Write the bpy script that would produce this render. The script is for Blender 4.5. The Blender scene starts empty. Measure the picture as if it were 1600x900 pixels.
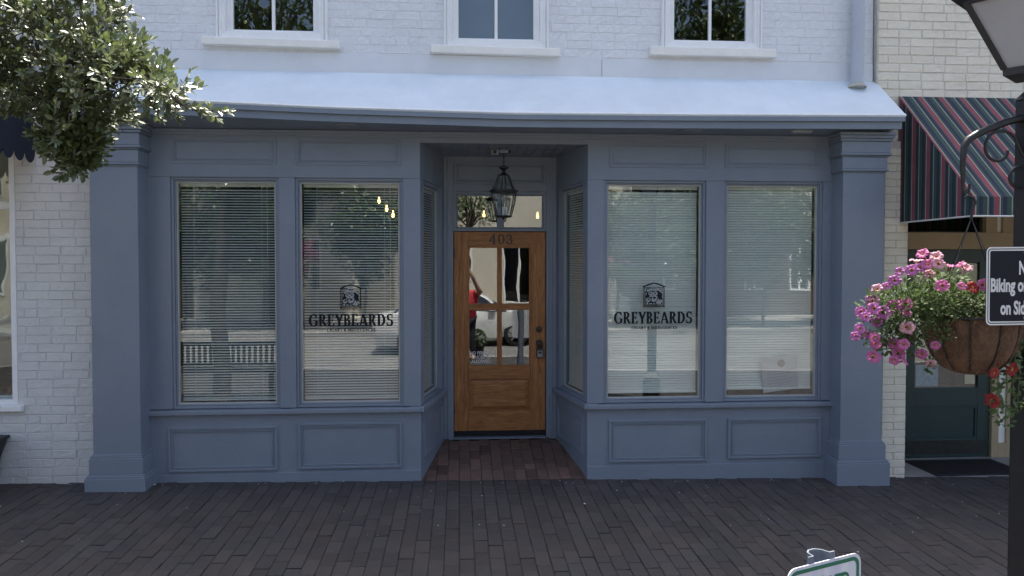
import bpy, bmesh, math, random
from mathutils import Vector, Matrix, Euler
random.seed(7)
R = math.radians
scene = bpy.context.scene
C = scene.collection

# ------------------------------------------------------------------ camera, sky, sun, exposure
cam_data = bpy.data.cameras.new('camera')
cam = bpy.data.objects.new('camera', cam_data); C.objects.link(cam)
cam_data.sensor_fit = 'HORIZONTAL'; cam_data.sensor_width = 36.0
cam_data.lens = 36.0 * 1155 / 1600
cam_data.clip_start = 0.02; cam_data.clip_end = 2000
cam.location = (0, -6.48, 1.93)
cam.rotation_euler = (R(90 - 1.5), 0, R(-4.1))
cam_data.shift_y = (435.25 - 450) / 1600
scene.camera = cam

SUN_EL, SUN_AZ = R(73), R(16)
world = bpy.data.worlds.new('World'); scene.world = world; world.use_nodes = True
wn = world.node_tree.nodes; wl = world.node_tree.links
sky = wn.new('ShaderNodeTexSky'); sky.sky_type = 'NISHITA'; sky.sun_disc = False
sky.sun_elevation = SUN_EL; sky.sun_rotation = SUN_AZ
sky.air_density = 0.85; sky.dust_density = 4.0; sky.ozone_density = 0.4
wn['Background'].inputs['Strength'].default_value = 0.15
wl.new(sky.outputs[0], wn['Background'].inputs['Color'])
sd = bpy.data.lights.new('sun', 'SUN'); sd.energy = 5.0; sd.angle = R(0.53); sd.color = (1.0, 0.94, 0.84)
sun = bpy.data.objects.new('sun', sd); C.objects.link(sun)
to_sun = Vector((math.sin(SUN_AZ)*math.cos(SUN_EL), math.cos(SUN_AZ)*math.cos(SUN_EL), math.sin(SUN_EL)))
sun.rotation_euler = to_sun.to_track_quat('Z', 'Y').to_euler()
sun.location = (0, 10, 30)
scene.view_settings.view_transform = 'Standard'; scene.view_settings.look = 'None'
scene.view_settings.exposure = 1.3; scene.view_settings.gamma = 1.0
scene.render.engine = 'CYCLES'
scene.cycles.max_bounces = 10; scene.cycles.transparent_max_bounces = 10

# ------------------------------------------------------------------ materials
def lin(r, g, b):
    f = lambda c: (c/255/12.92) if c/255 <= 0.04045 else ((c/255+0.055)/1.055)**2.4
    return (f(r), f(g), f(b))
MATS = {}
def mat(name, col, col2=None, rough=0.6, scale=4.0, bump=0.0, bscale=60.0, piece=0.0, metal=0.0, spec=0.5, coat=0.0,
        dirt=0.0, dirtcol=(0.08, 0.07, 0.06), trans=0.0, detail=4.0, stretch=None, dscale=9, dpos=.56, rvar=0.0):
    """procedural paint / stone / fabric: two colours mixed by noise in world space, grime, fine bump, change from piece to piece"""
    m = bpy.data.materials.new(name); m.use_nodes = True; MATS[name] = m
    n = m.node_tree.nodes; l = m.node_tree.links; b = n['Principled BSDF']
    geo = n.new('ShaderNodeNewGeometry'); pos = geo.outputs['Position']
    if stretch:
        mp = n.new('ShaderNodeMapping'); mp.inputs['Scale'].default_value = stretch; l.new(pos, mp.inputs[0]); pos = mp.outputs[0]
    nz = n.new('ShaderNodeTexNoise'); nz.inputs['Scale'].default_value = scale; nz.inputs['Detail'].default_value = detail
    nz.inputs['Roughness'].default_value = 0.65
    l.new(pos, nz.inputs['Vector'])
    rp = n.new('ShaderNodeValToRGB'); c2 = col2 or tuple(c*0.86 for c in col)
    rp.color_ramp.elements[0].position = 0.32; rp.color_ramp.elements[1].position = 0.68
    rp.color_ramp.elements[0].color = (*c2, 1); rp.color_ramp.elements[1].color = (*col, 1)
    l.new(nz.outputs['Fac'], rp.inputs['Fac']); out = rp.outputs['Color']
    if piece:
        oi = n.new('ShaderNodeObjectInfo'); mr = n.new('ShaderNodeMapRange')
        mr.inputs['To Min'].default_value = 1 - piece; mr.inputs['To Max'].default_value = 1 + piece
        l.new(oi.outputs['Random'], mr.inputs['Value'])
        hv = n.new('ShaderNodeHueSaturation'); l.new(mr.outputs[0], hv.inputs['Value']); l.new(out, hv.inputs['Color']); out = hv.outputs[0]
    if dirt:
        n2 = n.new('ShaderNodeTexNoise'); n2.inputs['Scale'].default_value = dscale; n2.inputs['Detail'].default_value = 8; n2.inputs['Roughness'].default_value = .72
        l.new(geo.outputs['Position'], n2.inputs['Vector'])
        r2 = n.new('ShaderNodeValToRGB'); r2.color_ramp.elements[0].position = dpos; r2.color_ramp.elements[1].position = dpos+.22
        r2.color_ramp.elements[0].color = (0, 0, 0, 1); r2.color_ramp.elements[1].color = (dirt, dirt, dirt, 1)
        l.new(n2.outputs['Fac'], r2.inputs['Fac'])
        mx = n.new('ShaderNodeMixRGB'); l.new(r2.outputs[0], mx.inputs[0]); l.new(out, mx.inputs[1]); mx.inputs[2].default_value = (*dirtcol, 1); out = mx.outputs[0]
    l.new(out, b.inputs['Base Color'])
    b.inputs['Roughness'].default_value = rough; b.inputs['Metallic'].default_value = metal
    b.inputs['Specular IOR Level'].default_value = spec; b.inputs['Coat Weight'].default_value = coat
    if rvar:
        nr = n.new('ShaderNodeTexNoise'); nr.inputs['Scale'].default_value = 5.0; nr.inputs['Detail'].default_value = 6; l.new(geo.outputs['Position'], nr.inputs['Vector'])
        mr2 = n.new('ShaderNodeMapRange'); mr2.inputs['From Min'].default_value = .3; mr2.inputs['From Max'].default_value = .7; mr2.inputs['To Min'].default_value = rough-rvar; mr2.inputs['To Max'].default_value = rough+rvar
        l.new(nr.outputs['Fac'], mr2.inputs['Value']); l.new(mr2.outputs[0], b.inputs['Roughness'])
    if bump:
        n3 = n.new('ShaderNodeTexNoise'); n3.inputs['Scale'].default_value = bscale; n3.inputs['Detail'].default_value = 5
        l.new(pos, n3.inputs['Vector'])
        bp = n.new('ShaderNodeBump'); bp.inputs['Strength'].default_value = bump; bp.inputs['Distance'].default_value = 0.01
        l.new(n3.outputs['Fac'], bp.inputs['Height']); l.new(bp.outputs[0], b.inputs['Normal'])
    if trans:
        tr = n.new('ShaderNodeBsdfTranslucent'); l.new(out, tr.inputs['Color'])
        ms = n.new('ShaderNodeMixShader'); ms.inputs[0].default_value = trans
        l.new(b.outputs[0], ms.inputs[1]); l.new(tr.outputs[0], ms.inputs[2]); l.new(ms.outputs[0], n['Material Output'].inputs[0])
    return m
def glass_mat(name, tint=(0.86, 0.9, 0.89), boost=1.0, wave=0.0, wscale=2.5, f0=0.04, rough=0.0):
    """clear window glass: mirror reflection by Schlick's law over a clear, slightly tinted pane; old glass is wavy"""
    m = bpy.data.materials.new(name); m.use_nodes = True; MATS[name] = m
    n = m.node_tree.nodes; l = m.node_tree.links; n.remove(n['Principled BSDF'])
    geo = n.new('ShaderNodeNewGeometry')
    dt = n.new('ShaderNodeVectorMath'); dt.operation = 'DOT_PRODUCT'; l.new(geo.outputs['Incoming'], dt.inputs[0]); l.new(geo.outputs['Normal'], dt.inputs[1])
    ab = n.new('ShaderNodeMath'); ab.operation = 'ABSOLUTE'; l.new(dt.outputs['Value'], ab.inputs[0])
    om = n.new('ShaderNodeMath'); om.operation = 'SUBTRACT'; om.inputs[0].default_value = 1; l.new(ab.outputs[0], om.inputs[1])
    pw = n.new('ShaderNodeMath'); pw.operation = 'POWER'; l.new(om.outputs[0], pw.inputs[0]); pw.inputs[1].default_value = 5
    ma = n.new('ShaderNodeMath'); ma.operation = 'MULTIPLY_ADD'; l.new(pw.outputs[0], ma.inputs[0]); ma.inputs[1].default_value = 1-f0*boost; ma.inputs[2].default_value = f0*boost
    gl = n.new('ShaderNodeBsdfGlossy'); gl.inputs['Roughness'].default_value = rough
    tr = n.new('ShaderNodeBsdfTransparent'); tr.inputs['Color'].default_value = (*tint, 1)
    ms = n.new('ShaderNodeMixShader'); l.new(ma.outputs[0], ms.inputs[0]); l.new(tr.outputs[0], ms.inputs[1]); l.new(gl.outputs[0], ms.inputs[2])
    l.new(ms.outputs[0], n['Material Output'].inputs[0])
    if wave:
        nz = n.new('ShaderNodeTexNoise'); nz.inputs['Scale'].default_value = wscale; nz.inputs['Detail'].default_value = 1.0
        l.new(geo.outputs['Position'], nz.inputs['Vector'])
        bp = n.new('ShaderNodeBump'); bp.inputs['Strength'].default_value = wave; bp.inputs['Distance'].default_value = 0.02
        l.new(nz.outputs['Fac'], bp.inputs['Height']); l.new(bp.outputs[0], gl.inputs['Normal'])
    return m
def wood_mat(name, vertical):
    m = bpy.data.materials.new(name); m.use_nodes = True; MATS[name] = m
    n = m.node_tree.nodes; l = m.node_tree.links; b = n['Principled BSDF']
    geo = n.new('ShaderNodeNewGeometry'); oi = n.new('ShaderNodeObjectInfo')
    off = n.new('ShaderNodeVectorMath'); off.operation = 'SCALE'; l.new(geo.outputs['Position'], off.inputs[0]); off.inputs['Scale'].default_value = 1.0
    cmb = n.new('ShaderNodeCombineXYZ'); l.new(oi.outputs['Random'], cmb.inputs[1])
    ad = n.new('ShaderNodeVectorMath'); ad.operation = 'ADD'; l.new(off.outputs[0], ad.inputs[0]); l.new(cmb.outputs[0], ad.inputs[1])
    mp = n.new('ShaderNodeMapping'); mp.inputs['Scale'].default_value = (9, 9, 0.8) if vertical else (0.9, 9, 8)
    l.new(ad.outputs[0], mp.inputs[0])
    nz = n.new('ShaderNodeTexNoise'); nz.inputs['Scale'].default_value = 3.0; nz.inputs['Detail'].default_value = 7; nz.inputs['Roughness'].default_value = .7; nz.inputs['Distortion'].default_value = 1.2
    l.new(mp.outputs[0], nz.inputs['Vector'])
    rp = n.new('ShaderNodeValToRGB'); e = rp.color_ramp.elements
    e[0].position = 0.30; e[0].color = (0.23, 0.088, 0.030, 1); e[1].position = 0.72; e[1].color = (0.57, 0.265, 0.098, 1)
    x = e.new(0.52); x.color = (0.40, 0.175, 0.060, 1)
    l.new(nz.outputs['Fac'], rp.inputs['Fac'])
    mp2 = n.new('ShaderNodeMapping'); mp2.inputs['Scale'].default_value = (180, 180, 9) if vertical else (9, 180, 180)
    l.new(ad.outputs[0], mp2.inputs[0])
    nf = n.new('ShaderNodeTexNoise'); nf.inputs['Scale'].default_value = 1.0; nf.inputs['Detail'].default_value = 3; l.new(mp2.outputs[0], nf.inputs['Vector'])
    mx = n.new('ShaderNodeMixRGB'); mx.blend_type = 'MULTIPLY'; mx.inputs[0].default_value = .55
    r2 = n.new('ShaderNodeValToRGB'); r2.color_ramp.elements[0].position = .35; r2.color_ramp.elements[0].color = (.45, .42, .4, 1); r2.color_ramp.elements[1].position = .6
    l.new(nf.outputs['Fac'], r2.inputs['Fac']); l.new(rp.outputs[0], mx.inputs[1]); l.new(r2.outputs[0], mx.inputs[2])
    l.new(mx.outputs[0], b.inputs['Base Color']); b.inputs['Roughness'].default_value = 0.45; b.inputs['Specular IOR Level'].default_value = .3
    bp = n.new('ShaderNodeBump'); bp.inputs['Strength'].default_value = .12; bp.inputs['Distance'].default_value = .004
    l.new(nf.outputs['Fac'], bp.inputs['Height']); l.new(bp.outputs[0], b.inputs['Normal'])
    return m
def stripe_mat(name, axis):
    """woven awning cloth: repeat of red, cream, green and navy bands, 0.2 m wide"""
    m = bpy.data.materials.new(name); m.use_nodes = True; MATS[name] = m
    n = m.node_tree.nodes; l = m.node_tree.links; b = n['Principled BSDF']
    geo = n.new('ShaderNodeNewGeometry'); sp = n.new('ShaderNodeSeparateXYZ'); l.new(geo.outputs['Position'], sp.inputs[0])
    dv = n.new('ShaderNodeMath'); dv.operation = 'MULTIPLY_ADD'; dv.inputs[1].default_value = 5.0; dv.inputs[2].default_value = 100.12
    l.new(sp.outputs[axis], dv.inputs[0])
    fr = n.new('ShaderNodeMath'); fr.operation = 'FRACT'; l.new(dv.outputs[0], fr.inputs[0])
    rp = n.new('ShaderNodeValToRGB'); rp.color_ramp.interpolation = 'CONSTANT'
    red, cream, green, navy = (.255, .072, .092), (.58, .54, .44), (.040, .084, .074), (.024, .032, .060)
    st = [(0, red), (.235, cream), (.262, green), (.37, navy), (.54, green), (.735, cream), (.76, green), (.82, navy), (.95, green)]
    e = rp.color_ramp.elements
    e[0].position = 0; e[0].color = (*red, 1); e[1].position = .235; e[1].color = (*cream, 1)
    for p, c in st[2:]:
        q = e.new(p); q.color = (*c, 1)
    l.new(fr.outputs[0], rp.inputs['Fac'])
    nz = n.new('ShaderNodeTexNoise'); nz.inputs['Scale'].default_value = 7; nz.inputs['Detail'].default_value = 6; l.new(geo.outputs['Position'], nz.inputs['Vector'])
    r2 = n.new('ShaderNodeValToRGB'); r2.color_ramp.elements[0].color = (.7, .7, .7, 1); r2.color_ramp.elements[1].color = (1.15, 1.15, 1.15, 1); l.new(nz.outputs['Fac'], r2.inputs['Fac'])
    mx = n.new('ShaderNodeMixRGB'); mx.blend_type = 'MULTIPLY'; mx.inputs[0].default_value = 1; l.new(rp.outputs[0], mx.inputs[1]); l.new(r2.outputs[0], mx.inputs[2])
    l.new(mx.outputs[0], b.inputs['Base Color']); b.inputs['Roughness'].default_value = .85
    tr = n.new('ShaderNodeBsdfTranslucent'); l.new(mx.outputs[0], tr.inputs['Color'])
    ms = n.new('ShaderNodeMixShader'); ms.inputs[0].default_value = .12; l.new(b.outputs[0], ms.inputs[1]); l.new(tr.outputs[0], ms.inputs[2]); l.new(ms.outputs[0], n['Material Output'].inputs[0])
    return m
def emit_mat(name, col, strength):
    m = bpy.data.materials.new(name); m.use_nodes = True; MATS[name] = m
    b = m.node_tree.nodes['Principled BSDF']; b.inputs['Emission Color'].default_value = (*col, 1); b.inputs['Emission Strength'].default_value = strength
    b.inputs['Base Color'].default_value = (*col, 1)
    return m

BLUE = mat('blue_grey_paint', (0.200, 0.238, 0.290), (0.176, 0.212, 0.262), rough=.44, rvar=.10, scale=1.6, bump=.26, bscale=48, dirt=.2, dirtcol=(.128, .143, .160), dscale=14)
PALE = mat('pale_blue_wall_paint', (0.75, 0.77, 0.795), (0.70, 0.72, 0.745), rough=.62, scale=2.2, bump=.8, bscale=30, piece=.014, dirt=.10, dirtcol=(.52, .53, .55))
PALEJ = mat('pale_blue_joint_paint', (0.74, 0.76, 0.785), (0.66, 0.68, 0.705), rough=.7, scale=14, bump=.6, bscale=50, dirt=.3, dirtcol=(.46, .47, .49))
ROOFP = mat('sky_blue_roof_paint', (0.66, 0.74, 0.80), (0.57, 0.65, 0.71), rough=.5, rvar=.12, scale=2.4, bump=.25, bscale=14, dirt=.6, dirtcol=(.38, .42, .45), dscale=55, dpos=.575)
FLASH = mat('pale_flashing_paint', (0.72, 0.75, 0.78), (0.65, 0.68, 0.71), rough=.55, scale=2.5, bump=.15, bscale=16, dirt=.4, dirtcol=(.46, .47, .48), dscale=24, dpos=.62)
CREAMTRIM = mat('weathered_white_trim', (0.86, 0.85, 0.80), (0.80, 0.79, 0.74), rough=.55, scale=5, bump=.3, bscale=55, dirt=.4, dirtcol=(.45, .42, .37), dscale=30, dpos=.62)
CHIPS = mat('chipped_white_paint', (0.82, 0.84, 0.85), (0.70, 0.72, 0.72), rough=.6, scale=9, bump=.4, bscale=70, dirt=.55, dirtcol=(.25, .25, .24), stretch=(1, 6, 6))
WHITEB = mat('white_wall_paint', (0.65, 0.655, 0.645), (0.60, 0.605, 0.595), rough=.5, scale=3, bump=.6, bscale=36, piece=.014, dirt=.12, dirtcol=(.42, .42, .41))
WHITEJ = mat('white_joint_paint', (0.60, 0.61, 0.615), (0.50, 0.51, 0.515), rough=.7, scale=12, bump=.5, bscale=50, dirt=.3, dirtcol=(.33, .33, .33))
CREAMB = mat('cream_wall_paint', (0.77, 0.725, 0.60), (0.71, 0.665, 0.545), rough=.6, scale=3, bump=.7, bscale=30, piece=.018, dirt=.12, dirtcol=(.48, .44, .35))
CREAMJ = mat('cream_joint_paint', (0.62, 0.60, 0.54), (0.48, 0.465, 0.41), rough=.7, scale=12, bump=.5, bscale=50, dirt=.3, dirtcol=(.3, .28, .25))
SASHW = mat('white_sash_paint', (0.86, 0.87, 0.87), (0.80, 0.81, 0.81), rough=.5, scale=6, bump=.25, bscale=60, dirt=.2, dirtcol=(.5, .5, .5), dscale=25, dpos=.62)
ALU = mat('pale_glazing_bead', (0.42, 0.43, 0.42), (0.36, 0.37, 0.36), rough=.4, scale=8)
BRICKP = mat('sidewalk_brick', (0.052, 0.043, 0.039), (0.038, 0.038, 0.041), rough=.70, scale=2.6, detail=6, bump=.5, bscale=90, piece=.20, dirt=.35, dirtcol=(.031, .032, .034))
BRICKR = mat('entry_brick', (0.125, 0.070, 0.052), (0.080, 0.054, 0.045), rough=.72, scale=9, bump=.5, bscale=90, piece=.34, dirt=.4, dirtcol=(.06, .05, .045))
SAND = mat('joint_sand', (0.030, 0.028, 0.027), (0.020, 0.020, 0.020), rough=.9, scale=30, bump=.5, bscale=120)
CONC = mat('concrete', (0.30, 0.29, 0.27), (0.24, 0.23, 0.22), rough=.8, scale=6, bump=.3, bscale=80, dirt=.3, dirtcol=(.15, .145, .14))
ASPH = mat('asphalt', (0.19, 0.184, 0.174), (0.115, 0.112, 0.108), rough=.85, scale=.9, detail=8, bump=.4, bscale=120, dirt=.5, dirtcol=(.075, .075, .075), dscale=1.6)
EARTH = mat('earth', (0.10, 0.09, 0.06), (0.06, 0.075, 0.035), rough=.95, scale=.6)
BLACK = mat('black_metal', (0.018, 0.018, 0.020), (0.012, 0.012, 0.013), rough=.42, scale=20, bump=.15, bscale=120)
BLACKV = mat('black_vinyl', (0.010, 0.012, 0.014), rough=.6, scale=5, spec=.2)
PALEV = mat('pale_vinyl', (0.33, 0.35, 0.35), (0.24, 0.26, 0.26), rough=.6, scale=90)
WHITEV = mat('white_vinyl', (0.75, 0.75, 0.74), rough=.5, scale=5)
RUBBER = mat('black_rubber', (0.014, 0.014, 0.016), rough=.85, scale=30, bump=.5, bscale=150)
SLATL = mat('blind_slat_vinyl', (0.80, 0.81, 0.77), (0.74, 0.75, 0.72), rough=.5, scale=3, piece=.04)
SLATR = mat('blind_slat_closed_vinyl', (0.86, 0.87, 0.81), (0.80, 0.81, 0.76), rough=.5, scale=3, piece=.04)
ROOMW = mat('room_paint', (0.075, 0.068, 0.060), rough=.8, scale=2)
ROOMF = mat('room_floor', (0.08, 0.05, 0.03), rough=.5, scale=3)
GREEN = mat('dark_green_paint', (0.022, 0.052, 0.052), (0.016, 0.042, 0.042), rough=.4, scale=3, bump=.1, bscale=40)
BEIGE = mat('beige_paint', (0.42, 0.325, 0.20), (0.37, 0.285, 0.175), rough=.55, scale=3, bump=.15, bscale=40, dirt=.15, dirtcol=(.2, .16, .1))
NAVY = mat('navy_canvas', (0.010, 0.016, 0.034), (0.007, 0.012, 0.026), rough=.85, scale=6, bump=.2, bscale=220)
STEEL = mat('galvanised_steel', (0.17, 0.20, 0.24), (0.12, 0.14, 0.17), rough=.65, scale=25, metal=.0, spec=.3, bump=.1, bscale=90)
GREYPIPE = mat('grey_pipe_paint', (0.46, 0.50, 0.56), (0.41, 0.45, 0.50), rough=.5, scale=3, bump=.1, bscale=30, dirt=.1)
SEALANT = mat('old_sealant', (0.52, 0.48, 0.38), (0.35, 0.33, 0.28), rough=.8, scale=30, bump=.6, bscale=60)
OPAL = mat('frosted_lamp_pane', (0.72, 0.71, 0.72), (0.66, 0.65, 0.66), rough=.55, scale=3, trans=.5, dirt=.08)
COIR = mat('coir_liner', (0.17, 0.095, 0.056), (0.085, 0.047, 0.029), rough=.95, scale=26, bump=1.0, bscale=110, dirt=.5, dirtcol=(.22, .135, .08), stretch=(1, 1, .45))
LEAF = mat('glossy_leaf', (0.155, 0.19, 0.066), (0.070, 0.105, 0.036), rough=.40, scale=22, spec=1.0, trans=.34, coat=.9)
MATS['glossy_leaf'].node_tree.nodes['Principled BSDF'].inputs['Coat Roughness'].default_value = .3
LEAFY = mat('petunia_leaf', (0.13, 0.18, 0.06), (0.06, 0.105, 0.034), rough=.6, scale=30, trans=.35)
LEAFD = mat('street_tree_leaf', (0.115, 0.165, 0.050), (0.045, 0.08, 0.026), rough=.36, scale=2, trans=.3, spec=.9)
MYRTLE = mat('pink_blossom', (0.55, 0.10, 0.26), (0.35, 0.06, 0.16), rough=.6, scale=4, trans=.3)
BARK = mat('bark', (0.105, 0.085, 0.068), (0.055, 0.043, 0.034), rough=.9, scale=18, bump=.8, bscale=40, stretch=(1, 1, .3))
PETALS = {'p': mat('pink_petal', (0.56, 0.17, 0.36), (0.46, 0.115, 0.28), rough=.6, scale=60, trans=.35, piece=.15),
          'v': mat('violet_petal', (0.52, 0.19, 0.44), (0.42, 0.13, 0.36), rough=.6, scale=60, trans=.35, piece=.15),
          'l': mat('pale_pink_petal', (0.72, 0.42, 0.48), (0.64, 0.32, 0.40), rough=.6, scale=60, trans=.35, piece=.12),
          'r': mat('red_petal', (0.36, 0.030, 0.030), (0.24, 0.018, 0.02), rough=.6, scale=60, trans=.3, piece=.15)}
THROAT = mat('flower_throat', (0.80, 0.58, 0.16), (0.55, 0.25, 0.16), rough=.6, scale=90)
STEM = mat('green_stem', (0.10, 0.14, 0.05), rough=.7, scale=20)
SIGNW = mat('reflective_white_sheeting', (0.70, 0.72, 0.74), (0.56, 0.57, 0.68), rough=.35, scale=1.0, stretch=(38, 38, 0.2), detail=0)
SIGNG = mat('sign_green', (0.010, 0.150, 0.085), rough=.4, scale=6)
SIGNK = mat('sign_black', (0.008, 0.010, 0.018), (0.012, 0.014, 0.022), rough=.4, scale=8, spec=.2, dirt=.1, dirtcol=(.03, .03, .04))
BONE = mat('cream_render', (0.62, 0.56, 0.44), (0.54, 0.48, 0.37), rough=.8, scale=1.2, bump=.2, bscale=20)
REDBR = mat('dull_brick_render', (0.13, 0.095, 0.08), (0.10, 0.07, 0.06), rough=.8, scale=5, bump=.3, bscale=30)
CARW = mat('white_car_paint', (0.78, 0.79, 0.78), rough=.25, scale=2, coat=.8)
CARG = mat('dark_car_glass', (0.012, 0.016, 0.018), rough=.06, scale=2)
ALLOY = mat('alloy_wheel', (0.35, 0.35, 0.36), rough=.3, scale=4, metal=.9)
YELLOW = mat('hydrant_yellow', (0.72, 0.48, 0.06), rough=.5, scale=6)
BENCHM = mat('dark_bench_slat', (0.030, 0.028, 0.026), rough=.5, scale=8)
SKIN = mat('skin', (0.52, 0.32, 0.23), rough=.55, scale=8)
REDSHIRT = mat('red_cotton', (0.55, 0.035, 0.05), rough=.8, scale=12, bump=.2)
DENIM = mat('dark_trousers', (0.018, 0.022, 0.035), rough=.85, scale=12)
HAIR = mat('dark_hair', (0.02, 0.015, 0.012), rough=.7, scale=40)
WOODV = wood_mat('mahogany_vertical', True); WOODH = wood_mat('mahogany_horizontal', False)
STRX = stripe_mat('striped_awning_cloth', 0); STRY = stripe_mat('striped_awning_side_cloth', 1)
GLASS = glass_mat('shop_window_glass', tint=(.95, .975, .965), boost=3.2, wave=.035, wscale=1.4)
GLASSD = glass_mat('door_glass', boost=4.6, wave=.045, wscale=3.2, tint=(.6, .66, .66))
GLASSU = glass_mat('upper_window_glass', boost=2.2, wave=.12, wscale=2.5)
GLASSL = glass_mat('lantern_glass', boost=1.0, wave=.12, wscale=9, tint=(.95, .97, .97))
BULB = emit_mat('warm_bulb', (1.0, 0.55, 0.18), 5)

# ------------------------------------------------------------------ mesh helpers
W = {}
class MB:
    """collects shapes; build() links them as one mesh object"""
    def __init__(s, M=None): s.v = []; s.f = []; s.mi = []; s.M = M
    def add(s, verts, faces, mi=0):
        b = len(s.v)
        for p in verts:
            p = Vector(p); s.v.append(s.M @ p if s.M else p)
        for f in faces: s.f.append([b+i for i in f]); s.mi.append(mi)
        return s
    def box(s, x0, x1, y0, y1, z0, z1, mi=0):
        return s.add([(x0,y0,z0),(x1,y0,z0),(x1,y1,z0),(x0,y1,z0),(x0,y0,z1),(x1,y0,z1),(x1,y1,z1),(x0,y1,z1)],
              [(0,3,2,1),(4,5,6,7),(0,1,5,4),(1,2,6,5),(2,3,7,6),(3,0,4,7)], mi)
    def hexa(s, p, mi=0):   # 8 points, bottom ring then top ring
        return s.add(p, [(0,3,2,1),(4,5,6,7),(0,1,5,4),(1,2,6,5),(2,3,7,6),(3,0,4,7)], mi)
    def frame(s, x0, x1, z0, z1, w, y0, y1, mi=0):   # mitred picture frame in the XZ plane
        o = [(x0,z0),(x1,z0),(x1,z1),(x0,z1)]; i = [(x0+w,z0+w),(x1-w,z0+w),(x1-w,z1-w),(x0+w,z1-w)]
        for k in range(4):
            a, b, c, d = o[k], o[(k+1)%4], i[(k+1)%4], i[k]
            s.hexa([(a[0],y0,a[1]),(b[0],y0,b[1]),(c[0],y0,c[1]),(d[0],y0,d[1]),(a[0],y1,a[1]),(b[0],y1,b[1]),(c[0],y1,c[1]),(d[0],y1,d[1])], mi)
        return s
    def prism(s, pts, fn0, fn1, mi=0):   # 2-D outline swept between two maps
        n = len(pts); a = [fn0(*p) for p in pts]; b = [fn1(*p) for p in pts]
        return s.add(a+b, [list(range(n))[::-1], list(range(n, 2*n))] + [(i, (i+1)%n, n+(i+1)%n, n+i) for i in range(n)], mi)
    def tube(s, path, r, n=8, mi=0, cap=True):
        path = [Vector(p) for p in path]; m = len(path); rr = r if isinstance(r, (list, tuple)) else [r]*m
        vs = []; ref = None
        for i, p in enumerate(path):
            t = (path[min(i+1, m-1)] - path[max(i-1, 0)]).normalized()
            if ref is None: ref = t.orthogonal().normalized()
            ref = (ref - t*ref.dot(t))
            ref = ref.normalized() if ref.length > 1e-6 else t.orthogonal().normalized()
            q = t.cross(ref)
            for k in range(n):
                a = 2*math.pi*k/n; vs.append(p + (ref*math.cos(a) + q*math.sin(a))*rr[i])
        fs = [(i*n+k, i*n+(k+1)%n, (i+1)*n+(k+1)%n, (i+1)*n+k) for i in range(m-1) for k in range(n)]
        if cap: fs += [list(range(n))[::-1], list(range((m-1)*n, m*n))]
        return s.add(vs, fs, mi)
    def lathe(s, prof, c, n=16, mi=0, axis='z', rot=0.0, cap=True):
        vs = []; m = len(prof)
        for r, h in prof:
            for k in range(n):
                a = 2*math.pi*k/n + rot; x, y = r*math.cos(a), r*math.sin(a)
                vs.append((c[0]+x, c[1]+y, c[2]+h) if axis == 'z' else ((c[0]+x, c[1]+h, c[2]+y) if axis == 'y' else (c[0]+h, c[1]+x, c[2]+y)))
        fs = [(i*n+k, i*n+(k+1)%n, (i+1)*n+(k+1)%n, (i+1)*n+k) for i in range(m-1) for k in range(n)]
        if cap: fs += [list(range(n))[::-1], list(range((m-1)*n, m*n))]
        return s.add(vs, fs, mi)
    def mesh(s, name, off=Vector((0,0,0))):
        me = bpy.data.meshes.new(name); me.from_pydata([tuple(v-off) for v in s.v], [], s.f); me.update()
        me.polygons.foreach_set('material_index', s.mi)
        return me
    def build(s, name, m, parent=None, smooth=False, bevel=0, loc=None, segs=2):
        off = W.get(parent.name, Vector((0,0,0))) if parent else (Vector(loc) if loc else Vector((0,0,0)))
        me = s.mesh(name, off)
        bm = bmesh.new(); bm.from_mesh(me); bmesh.ops.recalc_face_normals(bm, faces=bm.faces); bm.to_mesh(me); bm.free()
        for q in (m if isinstance(m, (list, tuple)) else [m]): me.materials.append(q)
        o = bpy.data.objects.new(name, me); C.objects.link(o)
        if parent: o.parent = parent; W[o.name] = off
        elif loc: o.location = loc; W[o.name] = off
        else: W[o.name] = Vector((0,0,0))
        if smooth: shade(me)
        if bevel:
            b = o.modifiers.new('bevel', 'BEVEL'); b.width = bevel; b.segments = segs; b.limit_method = 'ANGLE'; b.angle_limit = R(40)
            b.harden_normals = False
        return o
def shade(me, ang=40):
    me.polygons.foreach_set('use_smooth', [True]*len(me.polygons))
    bm = bmesh.new(); bm.from_mesh(me)
    for e in bm.edges: e.smooth = not (len(e.link_faces) == 2 and e.calc_face_angle(0) > R(ang))
    bm.to_mesh(me); bm.free()
def tag(o, label=None, cat=None, group=None, kind=None):
    if label: o['label'] = label
    if cat: o['category'] = cat
    if group: o['group'] = group
    if kind: o['kind'] = kind
    return o
def thing(name, loc, label, cat, group=None, local=False, rot=None):
    o = bpy.data.objects.new(name, None); C.objects.link(o); o.location = loc; o.empty_display_size = .1
    W[o.name] = Vector((0,0,0)) if local else Vector(loc)
    if rot: o.rotation_euler = rot
    return tag(o, label, cat, group)
def piece(name, me, parent, loc, scale=(1,1,1), rot=(0,0,0)):
    o = bpy.data.objects.new(name, me); C.objects.link(o); o.parent = parent
    o.location = Vector(loc) - W[parent.name]; o.scale = scale; o.rotation_euler = rot
    return o
def copy_tree(o, parent=None):
    c = o.copy(); C.objects.link(c); c.parent = parent; W[c.name] = W[o.name].copy()
    for ch in list(o.children): copy_tree(ch, c)
    return c
RX180 = None

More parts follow.
